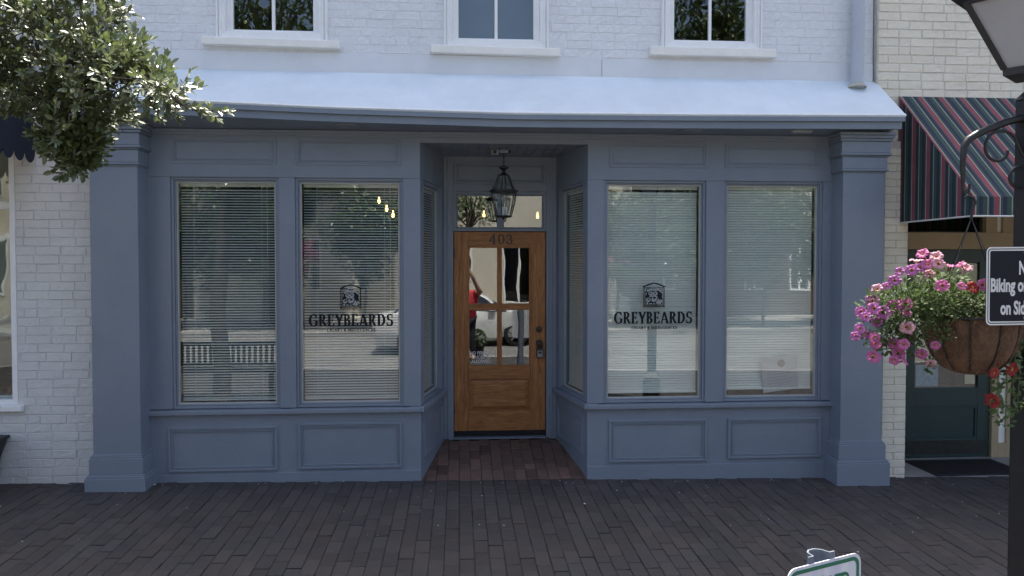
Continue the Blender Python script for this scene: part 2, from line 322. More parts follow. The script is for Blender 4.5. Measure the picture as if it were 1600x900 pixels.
# ---- lettering: a small serif alphabet built from stems, bowls and serifs (unit height), and plain sans text
def g_rect(a, b, c, d): return [[(a,b),(c,b),(c,d),(a,d)]]
def g_stem(x, w=.17, s=.075, b=0, t=1): return g_rect(x,b,x+w,t) + g_rect(x-s,b,x+w+s,b+.05) + g_rect(x-s,t-.05,x+w+s,t)
def g_arc(cx, cy, ro, ri, a0, a1, n=18):
    out = []
    for k in range(n):
        a, b = R(a0+(a1-a0)*k/n), R(a0+(a1-a0)*(k+1)/n)
        out.append([(cx+ro[0]*math.cos(a), cy+ro[1]*math.sin(a)), (cx+ro[0]*math.cos(b), cy+ro[1]*math.sin(b)),
                    (cx+ri[0]*math.cos(b), cy+ri[1]*math.sin(b)), (cx+ri[0]*math.cos(a), cy+ri[1]*math.sin(a))])
    return out
GL = {
 'E': (g_stem(.08)+g_rect(.1,.93,.60,1)+[[(.53,.80),(.60,.77),(.60,1),(.50,1)]]+g_rect(.1,.47,.48,.54)+g_rect(.45,.40,.50,.61)+g_rect(.1,0,.62,.07)+[[(.50,0),(.64,0),(.67,.25),(.60,.22)]], .72),
 'I': (g_stem(.08), .34),
 'L': (g_stem(.08)+g_rect(.1,0,.60,.07)+[[(.50,0),(.61,0),(.64,.27),(.57,.24)]], .68),
 'R': (g_stem(.08)+g_arc(.30,.735,(.33,.265),(.155,.20),-90,90)+g_rect(.2,.935,.31,1)+g_rect(.2,.47,.31,.535)+[[(.30,.5),(.46,.5),(.74,.05),(.56,.05)]]+g_rect(.54,0,.84,.05), .84),
 'B': (g_stem(.08)+g_arc(.30,.755,(.29,.245),(.125,.185),-90,90)+g_arc(.31,.265,(.345,.265),(.165,.20),-90,90)+g_rect(.2,.94,.31,1)+g_rect(.2,.49,.31,.55)+g_rect(.2,0,.32,.065), .75),
 'D': (g_stem(.08)+g_arc(.30,.5,(.50,.5),(.315,.435),-90,90)+g_rect(.2,.935,.31,1)+g_rect(.2,0,.31,.065), .90),
 'Y': ([[(.02,1),(.22,1),(.48,.47),(.33,.40)], [(.68,1),(.78,1),(.50,.40),(.42,.47)]]+g_rect(-.04,.95,.29,1)+g_rect(.60,.95,.85,1)+g_rect(.33,.02,.50,.48)+g_rect(.25,0,.58,.05), .82),
 'A': ([[(.36,1),(.48,1),(.86,.03),(.66,.03)], [(.36,1),(.43,.92),(.15,.03),(.08,.03)]]+g_rect(.22,.30,.62,.37)+g_rect(0,0,.24,.05)+g_rect(.57,0,.92,.05), .93),
 'G': (g_arc(.48,.5,(.46,.515),(.27,.44),48,318)+g_rect(.70,.06,.87,.44)+g_rect(.60,.40,.95,.45)+[[(.70,.98),(.77,1.0),(.80,.68),(.74,.70)]], .97),
 'C': (g_arc(.48,.5,(.46,.515),(.27,.44),45,318)+[[(.72,.98),(.79,1.0),(.82,.66),(.76,.68)]], .90),
 'S': (g_arc(.34,.735,(.29,.28),(.14,.205),35,275)+g_arc(.34,.27,(.31,.285),(.15,.205),-145,95)+[[(.54,.97),(.60,1),(.60,.70),(.55,.72)], [(.08,.30),(.03,.32),(.03,-.01),(.09,.02)]], .68),
 'N': (g_rect(.12,0,.19,1)+g_rect(.68,0,.75,1)+[[(.04,1),(.24,1),(.75,0),(.60,0)]]+g_rect(.02,0,.30,.05)+g_rect(.57,.95,.86,1), .88),
 'U': (g_rect(.10,.3,.27,1)+g_rect(.62,.3,.69,1)+g_rect(.02,.95,.36,1)+g_rect(.54,.95,.78,1)+g_arc(.395,.32,(.295,.335),(.13,.255),180,360), .82),
 '&': (g_arc(.36,.76,(.20,.25),(.10,.17),0,360)+g_arc(.34,.28,(.32,.29),(.18,.21),60,340)+[[(.22,.66),(.36,.70),(.80,.05),(.60,.03)], [(.60,.20),(.66,.16),(.78,.52),(.70,.52)]], .88),
 '4': (g_rect(.42,0,.56,1)+g_rect(.02,.24,.70,.32)+[[(.44,1),(.54,1),(.10,.30),(.02,.30)]]+g_rect(.30,0,.68,.05), .74),
 '0': (g_arc(.36,.5,(.33,.515),(.185,.45),0,360,26), .72),
 '3': (g_arc(.32,.755,(.29,.26),(.15,.19),-85,155)+g_arc(.32,.265,(.33,.285),(.17,.21),-155,92)+g_arc(.10,.72,(.08,.08),(.01,.01),0,360,8)+g_arc(.10,.22,(.09,.09),(.01,.01),0,360,8), .68),
 ' ': ([], .35)}
def serif(mb, txt, x, y, z, h, width, gap=.05, up=0.0):
    tot = sum(GL[c][1]+gap for c in txt) - gap; sx = width/tot; cur = 0; k = 0
    for c in txt:
        for poly in GL[c][0]:
            k += 1; yy = y - (k % 7)*2e-5
            pts = [(x+(cur+p[0])*sx, z+p[1]*h) for p in poly]
            mb.prism(pts, lambda a, b: (a, yy, b), lambda a, b: (a, y+.0006, b))
        cur += GL[c][1]+gap
def sans(txt, name, m, parent, M, size, xs=1.0, bold=0.0, align='LEFT', depth=.0006, width=None):
    cu = bpy.data.curves.new(name, 'FONT'); cu.body = txt; cu.size = size; cu.align_x = align; cu.offset = bold; cu.extrude = depth; cu.resolution_u = 3
    t = bpy.data.objects.new(name, cu); C.objects.link(t); dg = bpy.context.evaluated_depsgraph_get()
    me = bpy.data.meshes.new_from_object(t.evaluated_get(dg)); bpy.data.objects.remove(t); bpy.data.curves.remove(cu)
    if width: xs = width/(max(v.co.x for v in me.vertices)-min(v.co.x for v in me.vertices))
    me.transform(M @ Matrix.Diagonal((xs, 1, 1, 1)))
    me.transform(Matrix.Translation(-W[parent.name])); me.materials.clear(); me.materials.append(m)
    o = bpy.data.objects.new(name, me); C.objects.link(o); o.parent = parent; W[o.name] = W[parent.name]
    return o
UP = Matrix(((1,0,0,0),(0,0,-1,0),(0,1,0,0),(0,0,0,1)))     # text plane -> upright wall plane facing the street

# ------------------------------------------------------------------ brick walls
def brick_mesh(name, l, h, d, m, seed, jit=.0015, bev=.006):
    """one painted brick, origin at its back-lower-left corner, front towards -y, rounded worn arrises and an uneven face"""
    rn = random.Random(seed); nx, nz = 5, 2
    vs = []; fs = []
    J = lambda s: rn.uniform(-s, s)
    back = [(0,0,0),(l,0,0),(l,0,h),(0,0,h)]
    gx = [0]+[l*i/nx for i in range(1, nx)]+[l]; gz = [h*i/nz for i in range(nz+1)]
    fx = [bev]+[l*i/nx for i in range(1, nx)]+[l-bev]; fz = [bev]+[h*i/nz for i in range(1, nz)]+[h-bev]
    mb = MB()
    face = {}
    for i in range(nx+1):
        for k in range(nz+1):
            face[i, k] = len(vs); vs.append((fx[i]+J(jit*1.5), -d+J(jit), fz[k]+J(jit*1.2)))
    for i in range(nx):
        for k in range(nz): fs.append((face[i,k], face[i+1,k], face[i+1,k+1], face[i,k+1]))
    rim = [(i,0) for i in range(nx)]+[(nx,k) for k in range(nz)]+[(i,nz) for i in range(nx,0,-1)]+[(0,k) for k in range(nz,0,-1)]
    sh = []; bk = []
    for (i,k) in rim:
        x, z = gx[i], gz[k]
        sh.append(len(vs)); vs.append((x+J(jit), -d+bev*1.1, z+J(jit)))
        bk.append(len(vs)); vs.append((x, .004, z))
    n = len(rim)
    for j in range(n):
        a, b = face[rim[j]], face[rim[(j+1)%n]]
        fs.append((b, a, sh[j], sh[(j+1)%n])); fs.append((sh[(j+1)%n], sh[j], bk[j], bk[(j+1)%n]))
    mb.add(vs, fs); me = mb.mesh(name); me.materials.append(m)
    return me
def wall_rects(x0, x1, z0, z1, holes):
    xs = sorted({x0, x1, *[h[0] for h in holes], *[h[1] for h in holes]}); xs = [x for x in xs if x0 <= x <= x1]
    out = []
    for a, b in zip(xs, xs[1:]):
        cuts = sorted([(max(h[2], z0), min(h[3], z1)) for h in holes if h[0] <= a+1e-6 and h[1] >= b-1e-6]); z = z0
        for c in cuts:
            if c[0] > z+1e-6: out.append((a, b, z, c[0]))
            z = max(z, c[1])
        if z < z1-1e-6: out.append((a, b, z, z1))
    return out
def lay_bricks(wall, variants, x0, x1, z0, z1, Y, course, length, joint, holes, seed, bond=.5, headers=.0, ztilt=0.0, stuff=False, hmat=None):
    rn = random.Random(seed); rows = int((z1-z0)/course+.001); L = length-joint; H = course-joint; mb = MB() if stuff else None
    for r in range(rows):
        z = z0 + r*course; x = x0 - (length*bond if r % 2 else 0) - rn.uniform(0, .03)
        while x < x1:
            l = length*.5 if rn.random() < headers else length*rn.uniform(.96, 1.04)
            segs = [(max(x, x0), min(x+l-joint, x1))]
            for h in holes:
                if h[2] < z+course-joint and h[3] > z+.01:
                    ns = []
                    for a, b in segs:
                        if h[1] <= a or h[0] >= b: ns.append((a, b)); continue
                        if h[0] > a: ns.append((a, h[0]))
                        if h[1] < b: ns.append((h[1], b))
                    segs = ns
            for a, b in segs:
                if b-a < .03: continue
                dz = rn.uniform(-.0015, .0015) + ztilt*(a-x0)
                if stuff: mb.box(a, b, Y-.006, Y+.004, z+dz, z+H+dz)
                else: piece('brick', rn.choice(variants), wall, (a, Y+rn.uniform(-.0022, .0022), z+dz), ((b-a)/L, 1, 1), (0, rn.uniform(-.004, .004), rn.uniform(-.006, .006)))
            x += l
    return mb

# ------------------------------------------------------------------ setting: pavement, road, ground
def zg(x, y): return -0.015 - 0.014*x + 0.02*min(y, 0)
g = MB(); g.add([(-400,-400,-1.2),(400,-400,-1.2),(400,400,-1.2),(-400,400,-1.2)], [(0,1,2,3)])
tag(g.build('ground', EARTH), kind='structure')
KERB_Y = -7.6; ROAD_Z = -0.32
sw = MB()
gx = [-14+28*i/14 for i in range(15)]; gy = [KERB_Y+.16, -5, -3, -1.5, .02]
for i in range(14):
    for j in range(4):
        a, b, c, d = gx[i], gx[i+1], gy[j], gy[j+1]
        sw.add([(a,c,zg(a,c)-.0085),(b,c,zg(b,c)-.0085),(b,d,zg(b,d)-.0085),(a,d,zg(a,d)-.0085)], [(0,1,2,3)])
sidewalk = sw.build('sidewalk', SAND); tag(sidewalk, kind='structure')
tag(MB().box(-40, 40, -15.2, KERB_Y, ROAD_Z-.3, ROAD_Z).build('road', ASPH), kind='structure')
kb = MB()
for i in range(28):
    x = -14+i; kb.hexa([(x+.004,KERB_Y,ROAD_Z-.2),(x+.996,KERB_Y,ROAD_Z-.2),(x+.996,KERB_Y+.16,ROAD_Z-.2),(x+.004,KERB_Y+.16,ROAD_Z-.2),
        (x+.004,KERB_Y,zg(x,KERB_Y)+.002),(x+.996,KERB_Y,zg(x+1,KERB_Y)+.002),(x+.996,KERB_Y+.16,zg(x+1,KERB_Y)+.002),(x+.004,KERB_Y+.16,zg(x,KERB_Y)+.002)])
tag(kb.build('kerb', CONC), kind='structure')
tag(MB().box(-40, 40, -15.2, -15.0, ROAD_Z-.2, ROAD_Z+.14).build('far_kerb', CONC), kind='structure')
tag(MB().box(-40, 40, -20.5, -15.2, ROAD_Z-.2, ROAD_Z+.13).build('far_sidewalk', CONC), kind='structure')

PW, PL, PJ = .100, .203, .0028
def paver_mesh(name, seed, m):
    rn = random.Random(seed); w, l = PW-PJ, PL-.0065; b = .004; J = lambda s: rn.uniform(-s, s)
    vs = [(J(.0012),J(.0015),-.02),(w+J(.0012),J(.0015),-.02),(w+J(.0012),l+J(.0015),-.02),(J(.0012),l+J(.0015),-.02)]
    mid = [(v[0],v[1],-b) for v in vs]
    top = [(b+J(.001),b+J(.001),J(.0008)),(w-b+J(.001),b+J(.001),J(.0008)),(w-b+J(.001),l-b+J(.001),J(.0008)),(b+J(.001),l-b+J(.001),J(.0008))]
    mb = MB(); mb.add(vs+mid+top, [(0,1,5,4),(1,2,6,5),(2,3,7,6),(3,0,4,7),(4,5,9,8),(5,6,10,9),(6,7,11,10),(7,4,8,11),(8,9,10,11)])
    me = mb.mesh(name); me.materials.append(m); return me, mb
PV = [paver_mesh('brick', 100+i, BRICKP) for i in range(6)]
rn = random.Random(11); allp = []
for i in range(-90, 100):
    x = i*PW; off = (i % 2)*PL*.5 + rn.uniform(-.012, .012); j = 0
    while True:
        y = -.005 - PL*(j+1) + off; j += 1
        if y < KERB_Y+.165: break
        if y > -.03: continue
        allp.append((x, y))
tilt = lambda: (0.02+rn.uniform(-.006, .006), .014+rn.uniform(-.008, .008), rn.uniform(-.008, .008))
fx, fy = math.sin(R(4.1)), math.cos(R(4.1))
def view_px(x, y):
    dx, dy = x, y+6.48; dep = dx*fx+dy*fy
    if dep < .3: return None
    u = 800+1155*(dx*fy-dy*fx)/dep; v = 405+1155*(1.93-zg(x, y))/dep
    return (u, v, dep)
cand = []
for p in allp:
    q = view_px(p[0]+.05, p[1]+.1)
    if q and -10 < q[0] < 1610 and q[1] < 905: cand.append((q[2], p))
cand.sort(); near = {p for _, p in cand[:300]}
rest = MB()
for p in allp:
    t = tilt(); z = zg(p[0], p[1]+.1) + rn.uniform(-.005, .002); cut = min(1.0, (-.004-p[1])/(PL-.0065))
    if p in near: piece('brick', rn.choice(PV)[0], sidewalk, (p[0], p[1], z), (1, cut, 1), rot=t)
    else:
        mbv = rn.choice(PV)[1]; Mx = Matrix.Translation((p[0], p[1], z)) @ Euler(t).to_matrix().to_4x4() @ Matrix.Diagonal((1, cut, 1, 1))
        rest.M = Mx; rest.add(mbv.v, mbv.f)
rest.M = None
# every joined brick keeps its own tone: the tone runs with a face attribute made per brick
def joined_tone(mb, per, name, parent, base):
    me = mb.mesh(name, W[parent.name] if parent else Vector((0,0,0))); me.materials.append(base)
    at = me.attributes.new('tone', 'FLOAT', 'FACE'); rr = random.Random(5); vals = []
    for k in range(len(me.polygons)):
        if k % per == 0: t = rr.random()
        vals.append(t)
    at.data.foreach_set('value', vals)
    o = bpy.data.objects.new(name, me); C.objects.link(o)
    if parent: o.parent = parent; W[o.name] = W[parent.name]
    return o
def tone_variant(m, amount):
    m2 = m.copy(); m2.name = m.name+'_joined'; n = m2.node_tree.nodes; l = m2.node_tree.links
    oi = [x for x in n if x.type == 'OBJECT_INFO'][0]; tgt = oi.outputs['Random'].links[0].to_socket
    a = n.new('ShaderNodeAttribute'); a.attribute_name = 'tone'; l.new(a.outputs['Fac'], tgt); return m2
ob = joined_tone(rest, 9, 'brick_paving', sidewalk, tone_variant(BRICKP, .2)); ob['kind'] = 'stuff'

# sloping brick floor of the entry, up to the threshold
RAMP0, RAMP1, DY = -0.022, 0.142, 0.87
rb = MB(); rb.add([(-.40,0.0,RAMP0-.012),(1.2,0.0,RAMP0-.012),(1.2,1.0,RAMP1+.008),(-.4,1.0,RAMP1+.008)], [(0,1,2,3)])
ramp = rb.build('entry_floor', SAND); tag(ramp, kind='structure')
PR = [paver_mesh('brick', 200+i, BRICKR)[0] for i in range(5)]
sl = math.atan2(RAMP1-RAMP0, DY)
for i in range(-4, 12):
    for j in range(-1, 6):
        x = i*PW; y = j*PL + (i % 2)*PL*.5 - .09
        if y < -.11 or y+PL > .98: continue
        y = max(y, 0.004)
        piece('brick', rn.choice(PR), ramp, (x, y, RAMP0+(RAMP1-RAMP0)*(y/DY)+rn.uniform(-.003, .002)), rot=(sl+rn.uniform(-.01, .01), rn.uniform(-.012, .012), rn.uniform(-.01, .01)))
# pale chips, petals and grit lying on the bricks
ft = MB(); rr = random.Random(31)
for k in range(95):
    x = rr.uniform(-3.8, 4.8); y = -abs(rr.gauss(0, .7)) - .02
    if rr.random() < .3: y = rr.uniform(-.12, -.01)
    if y < -1.9: continue
    s = rr.uniform(.0012, .0055) * (2.2 if rr.random() < .1 else 1); a = rr.random()*6.28; z = zg(x, y)+.003
    pts = [(math.cos(a+q)*s*rr.uniform(.6, 1.4), math.sin(a+q)*s*rr.uniform(.5, 1.1)) for q in (0, 1.3, 2.6, 3.9, 5.1)]
    ft.prism(pts, lambda u, v: (x+u, y+v, z), lambda u, v: (x+u, y+v, z+.003))
tag(ft.build('litter_flecks', CHIPS), 'tiny pale paint chips and grit scattered over the dark brick sidewalk', 'litter', kind='stuff')

# ------------------------------------------------------------------ the blue shop
shop = thing('shop_building', (0.4, 0, 0), 'blue-grey painted corner-free shop building with tall windows and a recessed wooden door', 'building')
shop['label'] = 'blue-grey painted shop building with four tall blinds-filled windows and a recessed wooden door'
XL, XR = -3.09, 3.79      # party lines
PARAPET = 8.4
# -- hidden shell: floor slab, side, back and roof so the rooms are dark
sh = MB(); sh.box(XL+.02, XL+.14, .2, 11, -.2, PARAPET-.3).box(XR-.14, XR-.02, .2, 11, -.2, PARAPET-.3).box(XL+.14, XR-.14, 10.8, 11, -.2, PARAPET-.3)
sh.box(XL+.14, XR-.14, .3, 10.8, PARAPET-.6, PARAPET-.3)
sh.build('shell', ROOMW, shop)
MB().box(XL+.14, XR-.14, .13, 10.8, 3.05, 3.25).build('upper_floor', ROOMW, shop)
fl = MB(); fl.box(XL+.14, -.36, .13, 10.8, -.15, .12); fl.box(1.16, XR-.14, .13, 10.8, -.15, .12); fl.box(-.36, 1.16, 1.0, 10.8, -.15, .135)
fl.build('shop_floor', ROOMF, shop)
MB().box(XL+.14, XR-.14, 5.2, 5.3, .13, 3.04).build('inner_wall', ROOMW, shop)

# -- upper wall of painted brick with three sash windows
WY = .10
WINS = [(-2.077, -1.134, 3.842, 3.765), (-.131, .796, 3.810, 3.730), (1.812, 2.738, 3.835, 3.748)]     # casing left, right, sill top, sill bottom
holes = [(a, b, st-.02, 5.7) for a, b, st, sb in WINS]
wb = MB()
for (a, b, c, d) in wall_rects(XL, XR, 3.2, PARAPET, holes): wb.box(a, b, WY+.0, WY+.3, c, d)
uwall = wb.build('upper_wall', PALEJ, shop)
UB = [brick_mesh('brick', .2085, .069, .0036, PALE, 300+i, jit=.0018, bev=.004) for i in range(7)]
bh = [(a-.002, b+.002, st-.1, 5.7) for a, b, st, sb in WINS] + [(a-.115, b+.135, sb-.004, st+.006) for a, b, st, sb in WINS]
lay_bricks(uwall, UB, XL, XR-.004, 3.728, 3.728+10*.0742, WY, .0742, .214, .0052, bh, 21, headers=.10)
mb = lay_bricks(uwall, UB, XL, XR-.004, 3.728+10*.0742, 5.6, WY, .0742, .214, .0052, bh, 22, headers=.10, stuff=True)
tone_variant(PALE, .05)
o = joined_tone(mb, 6, 'brick_courses', uwall, MATS.get('x') or bpy.data.materials['pale_blue_wall_paint_joined']); o['kind'] = 'stuff'
fb = MB(); fb.box(XL, 1.272, WY-.012, WY-.001, 3.545, 3.722).box(1.276, XR-.004, WY-.014, WY-.001, 3.545, 3.716)
fb.build('flashing_board', FLASH, shop, bevel=.002)
for k, (a, b, st, sb) in enumerate(WINS):
    w = MB(); w.frame(a, b, st-.03, 5.7, .075, WY-.02, WY+.12)
    win = w.build('upper_window', SASHW, shop, bevel=.003)
    MB().frame(a+.004, b-.004, st-.03, 5.69, .016, WY-.036, WY-.0195).build('casing_bead', SASHW, win, bevel=.004)
    MB().frame(a+.03, b-.03, st-.03, 5.69, .014, WY-.032, WY-.0195).build('casing_bead', SASHW, win, bevel=.004)
    t0 = [0.0, -.012, .004][k]; tz = [-.018, -.012, -.003][k]
    s = MB(); s.hexa([(a-.11,WY-.07,sb),(b+.11+t0,WY-.07,sb+tz),(b+.11+t0,WY+.1,sb+tz),(a-.11,WY+.1,sb),(a-.11,WY-.07,st-.012),(b+.11+t0,WY-.07,st-.012+tz),(b+.11+t0,WY+.1,st+tz),(a-.11,WY+.1,st)])
    s.build('window_sill', CREAMTRIM, win, bevel=.006)
    i0, i1, z0 = a+.075, b-.075, st+.002
    s = MB(); s.frame(i0, i1, z0, 4.75, .055, WY+.03, WY+.075); s.box(i0+.055, i1-.055, WY+.03, WY+.075, z0+.055, z0+.075)
    s.build('sash', SASHW, win, bevel=.003)
    s = MB(); s.frame(i0, i1, 4.755, 5.62, .05, WY+.06, WY+.10); s.build('sash', SASHW, win, bevel=.003)
    mx = (i0+i1)/2; MB().box(mx-.013, mx+.013, WY+.035, WY+.07, z0+.075, 4.695).build('muntin', SASHW, win, bevel=.003)
    for p0, p1 in ((i0+.052, mx-.012), (mx+.012, i1-.052)): MB().box(p0, p1, WY+.05, WY+.054, z0+.073, 4.70).build('pane', GLASSU, win)
    MB().box(i0+.045, i1-.045, WY+.08, WY+.084, 4.80, 5.58).build('pane', GLASSU, win)
    sc = MB().box(a+.03, b-.03, WY+.26, WY+.27, st+.02, 5.65) if k == 1 else None
    if sc: sc.build('roller_shade', mat('grey_blue_shade', (.16, .19, .25), rough=.8, scale=2), win)

# -- pent canopy over the shop front: sky-blue sloping roof, two-step fascia, soffit
def sag(x):
    pts = [(-3.3, 3.215), (-2.0, 3.19), (-1.0, 3.158), (0.44, 3.133), (2.0, 3.142), (3.9, 3.162)]
    for (a, za), (b, zb) in zip(pts, pts[1:]):
        if x <= b: t = (x-a)/(b-a); return za+(zb-za)*t
    return pts[-1][1]
def loft(name, m, prof, x0, x1, parent, n=28, smooth=False):
    """sweep a closed (y, dz) outline along the front, following the sag of the old eave; dz as a number rides on the eave, ('z', v) is fixed"""
    mb = MB(); k = len(prof); vs = []
    for i in range(n+1):
        x = x0+(x1-x0)*i/n; s = sag(x)
        for y, dz in prof: vs.append((x, y, dz[1] if isinstance(dz, tuple) else s+dz))
    fs = [(i*k+j, i*k+(j+1)%k, (i+1)*k+(j+1)%k, (i+1)*k+j) for i in range(n) for j in range(k)] + [list(range(k)), list(range(n*k, n*k+k))[::-1]]
    mb.add(vs, fs); return mb.build(name, m, parent, smooth=smooth)
FY = -.38
CXL, CXR = XL-.02, 3.815
canopy = loft('canopy_roof', ROOFP, [(FY-.004, .0), (.085, ('z', 3.556)), (.085, ('z', 3.50)), (FY+.0, -.014)], CXL, CXR, shop, smooth=True)
loft('drip_edge', CHIPS, [(FY-.008, .001), (FY-.004, .004), (FY+.012, .016), (FY+.012, .006), (FY-.003, -.004), (FY-.007, -.006)], CXL-.002, CXR+.002, canopy, n=60)
loft('fascia', BLUE, [(FY-.002, -.0145), (FY-.002, -.052), (FY+.04, -.052), (FY+.04, -.0145)], CXL+.004, CXR-.006, canopy)
loft('fascia', BLUE, [(FY+.022, -.0525), (FY+.022, -.112), (FY+.06, -.112), (FY+.06, -.0525)], CXL+.012, CXR-.02, canopy)
loft('soffit', BLUE, [(FY+.06, -.098), (.0, ('z', 3.035)), (.0, ('z', 3.06)), (FY+.06, -.085)], CXL+.02, CXR-.03, canopy)
cb = MB()
for xe, s in ((CXL+.006, 1), (CXR-.012, -1)):
    z = sag(xe); cb.hexa([(xe,FY+.04,z-.05),(xe+.02*s,FY+.04,z-.05),(xe+.02*s,.1,z-.05),(xe,.1,z-.05),(xe,FY+.04,z-.02),(xe+.02*s,FY+.04,z-.02),(xe+.02*s,.08,3.49),(xe,.08,3.49)])
cb.build('cheek_board', BLUE, canopy)
for x, y, kind in ((-.93, -.17, 0), (2.0, -.17, 0), (2.98, -.2, 1)):
    zz = 3.035+(sag(x)-.098-3.035)*(y/(FY+.06))
    if kind: MB().box(x-.085, x+.085, y-.03, y+.03, zz-.016, zz+.002).build('soffit_light', mat('dull_light_lens', (.36, .38, .40), rough=.6), canopy, bevel=.003)
    else: MB().lathe([(.10, .006), (.10, -.004), (.075, -.012), (.03, -.014)], (x, y, zz), 20).build('soffit_light', mat('soffit_light_trim', (.22, .25, .29), rough=.5), canopy, smooth=True)

# -- the two bays
SILL0, SILL1, WT, FT = .598, .645, 2.63, 3.035
def panel(mb, x0, x1, z0, z1, y, out=1.0):
    mb.frame(x0, x1, z0, z1, .020, y-.016*out, y+.002)
    mb.frame(x0+.0205, x1-.0205, z0+.0205, z1-.0205, .014, y-.008*out, y+.002)
    mb.frame(x0+.035, x1-.035, z0+.035, z1-.035, .006, y-.012*out, y+.002)
BAYS = [(-2.64, -.335, [(-2.445, -1.542), (-1.405, -.483)], 'L'), (1.135, 3.375, [(1.283, 2.205), (2.372, 3.285)], 'R')]
PANELS = {'L': [(-2.48, -1.565, .107, .492), (-1.388, -.50, .112, .512)], 'R': [(1.329, 2.222, .115, .496), (2.416, 3.284, .130, .496)]}
UPPER = {'L': [(-2.43, -1.557, 2.742, 2.965), (-1.394, -.502, 2.737, 2.968)], 'R': [(1.326, 2.211, 2.742, 2.966), (2.374, 3.25, 2.75, 2.955)]}
display = []
for x0, x1, wins, side in BAYS:
    MB().box(x0, x1, 0, .12, -.25, SILL0).build('bulkhead', BLUE, shop, bevel=.003)
    hd = MB(); hd.box(x0, x1, 0, .12, WT, FT); hd.build('frieze', BLUE, shop, bevel=.003)
    xs = [x0]+[v for w in wins for v in w]+[x1]
    for a, b in zip(xs[0::2], xs[1::2]): MB().box(a, b, .0015, .12, SILL1, WT-.0005).build('pier', BLUE, shop, bevel=.003)
    s = MB(); s.hexa([(x0, -.038, SILL0), (x1, -.038, SILL0), (x1, .11, SILL0), (x0, .11, SILL0), (x0, -.038, SILL1-.010), (x1, -.038, SILL1-.010), (x1, .11, SILL1), (x0, .11, SILL1)])
    s.build('sill', BLUE, shop, bevel=.005)
    a = MB(); a.box(x0, x1, -.008, .0, -.25, .085); a.build('skirting', BLUE, shop, bevel=.003)
    a = MB(); a.box(x0, x1, -.016, -.0005, 2.985, 3.034).box(x0, x1, -.030, -.0165, 3.008, 3.034); a.build('frieze_moulding', BLUE, shop, bevel=.005)
    for p in PANELS[side]:
        a = MB(); panel(a, *p, 0); a.build('panel_moulding', BLUE, shop, bevel=.003)
    for p in UPPER[side]:
        a = MB(); panel(a, *p, 0, .45); a.build('panel_moulding', BLUE, shop, bevel=.003)
    for a, b in wins:
        f = MB(); f.frame(a, b, SILL1, WT, .022, .018, .10); f.frame(a+.0225, b-.0225, SILL1+.0225, WT-.0225, .012, .032, .09)
        win = f.build('display_window', BLUE, shop, bevel=.003); display.append((a, b, win))
        MB().frame(a+.035, b-.035, SILL1+.035, WT-.035, .012, .046, .075).build('glazing_bead', ALU, win)
        MB().box(a+.046, b-.046, .055, .060, SILL1+.046, WT-.046).build('pane', GLASS, win)

# -- lettering and emblem on the second and third panes
def emblem(win, x0, z0, w, h):
    k = MB(); p = MB(); y = .0545
    F = lambda u, v: (x0+u*w, z0+v*h)
    def fill(mb, pts, dy): mb.prism([F(*q) for q in pts], lambda a, b: (a, y-dy, b), lambda a, b: (a, y-dy+.0004, b))
    def ell(mb, cx, cy, rx, ry, dy, n=22): fill(mb, [(cx+rx*math.cos(6.2832*i/n), cy+ry*math.sin(6.2832*i/n)) for i in range(n)], dy)
    # frame, base and pediment
    fill(k, [(.06,.03),(.10,.03),(.10,.80),(.06,.80)], 0); fill(k, [(.90,.03),(.94,.03),(.94,.80),(.90,.80)], 0)
    fill(k, [(.04,0),(.96,0),(.96,.03),(.04,.03)], .0001); fill(k, [(.06,.06),(.94,.06),(.94,.085),(.06,.085)], .0001)
    fill(k, [(0,.83),(.08,.80),(.26,.88),(.5,.95),(.5,1.0),(.24,.93)], 0); fill(k, [(1,.83),(.92,.80),(.74,.88),(.5,.95),(.5,1.0),(.76,.93)], 0)
    fill(k, [(.06,.775),(.38,.775),(.38,.80),(.06,.80)], .0001); fill(k, [(.62,.775),(.94,.775),(.94,.80),(.62,.80)], .0001)
    for u in (.16,.22,.28,.70,.76,.82): fill(k, [(u,.70),(u+.04,.70),(u+.04,.74),(u,.74)], 0)
    fill(k, [(.14,.10),(.86,.10),(.86,.66),(.14,.66)], 0)
    # man in a broad hat with a beard, hand raised to a cigar
    fill(p, [(.24,.60),(.36,.68),(.5,.70),(.66,.68),(.80,.58),(.85,.52),(.86,.60),(.74,.71),(.5,.75),(.30,.73),(.20,.66)], .0006)
    fill(p, [(.38,.745),(.40,.86),(.46,.90),(.55,.88),(.60,.84),(.63,.745)], .0006); fill(k, [(.40,.755),(.61,.755),(.60,.79),(.41,.79)], .0010)
    ell(p, .36, .55, .09, .085, .0006); ell(p, .55, .55, .10, .09, .0006)
    for u, v in ((.35,.56),(.54,.56)): ell(k, u, v, .045, .028, .0010)
    fill(p, [(.30,.44),(.42,.475),(.55,.47),(.66,.43),(.62,.40),(.46,.43),(.32,.40)], .0006)
    ell(p, .26, .30, .10, .085, .0006); ell(k, .27, .32, .055, .03, .0010)
    fill(p, [(.40,.38),(.46,.40),(.50,.30),(.60,.40),(.66,.41),(.60,.26),(.50,.21),(.40,.24)], .0006)
    fill(p, [(.70,.36),(.80,.14),(.74,.11),(.56,.16)], .0006); ell(p, .80, .24, .055, .07, .0006)
    fill(p, [(.18,.12),(.26,.12),(.26,.20),(.18,.20)], .0006); fill(p, [(.30,.12),(.42,.12),(.40,.17),(.32,.17)], .0006); fill(p, [(.46,.11),(.53,.11),(.52,.17),(.47,.17)], .0006)
    fill(p, [(.84,.50),(.87,.50),(.86,.38),(.83,.38)], .0006); fill(p, [(.15,.50),(.19,.60),(.21,.60),(.18,.48)], .0006)
    e = k.build('emblem', BLACKV, win); p.build('emblem_portrait', PALEV, win)
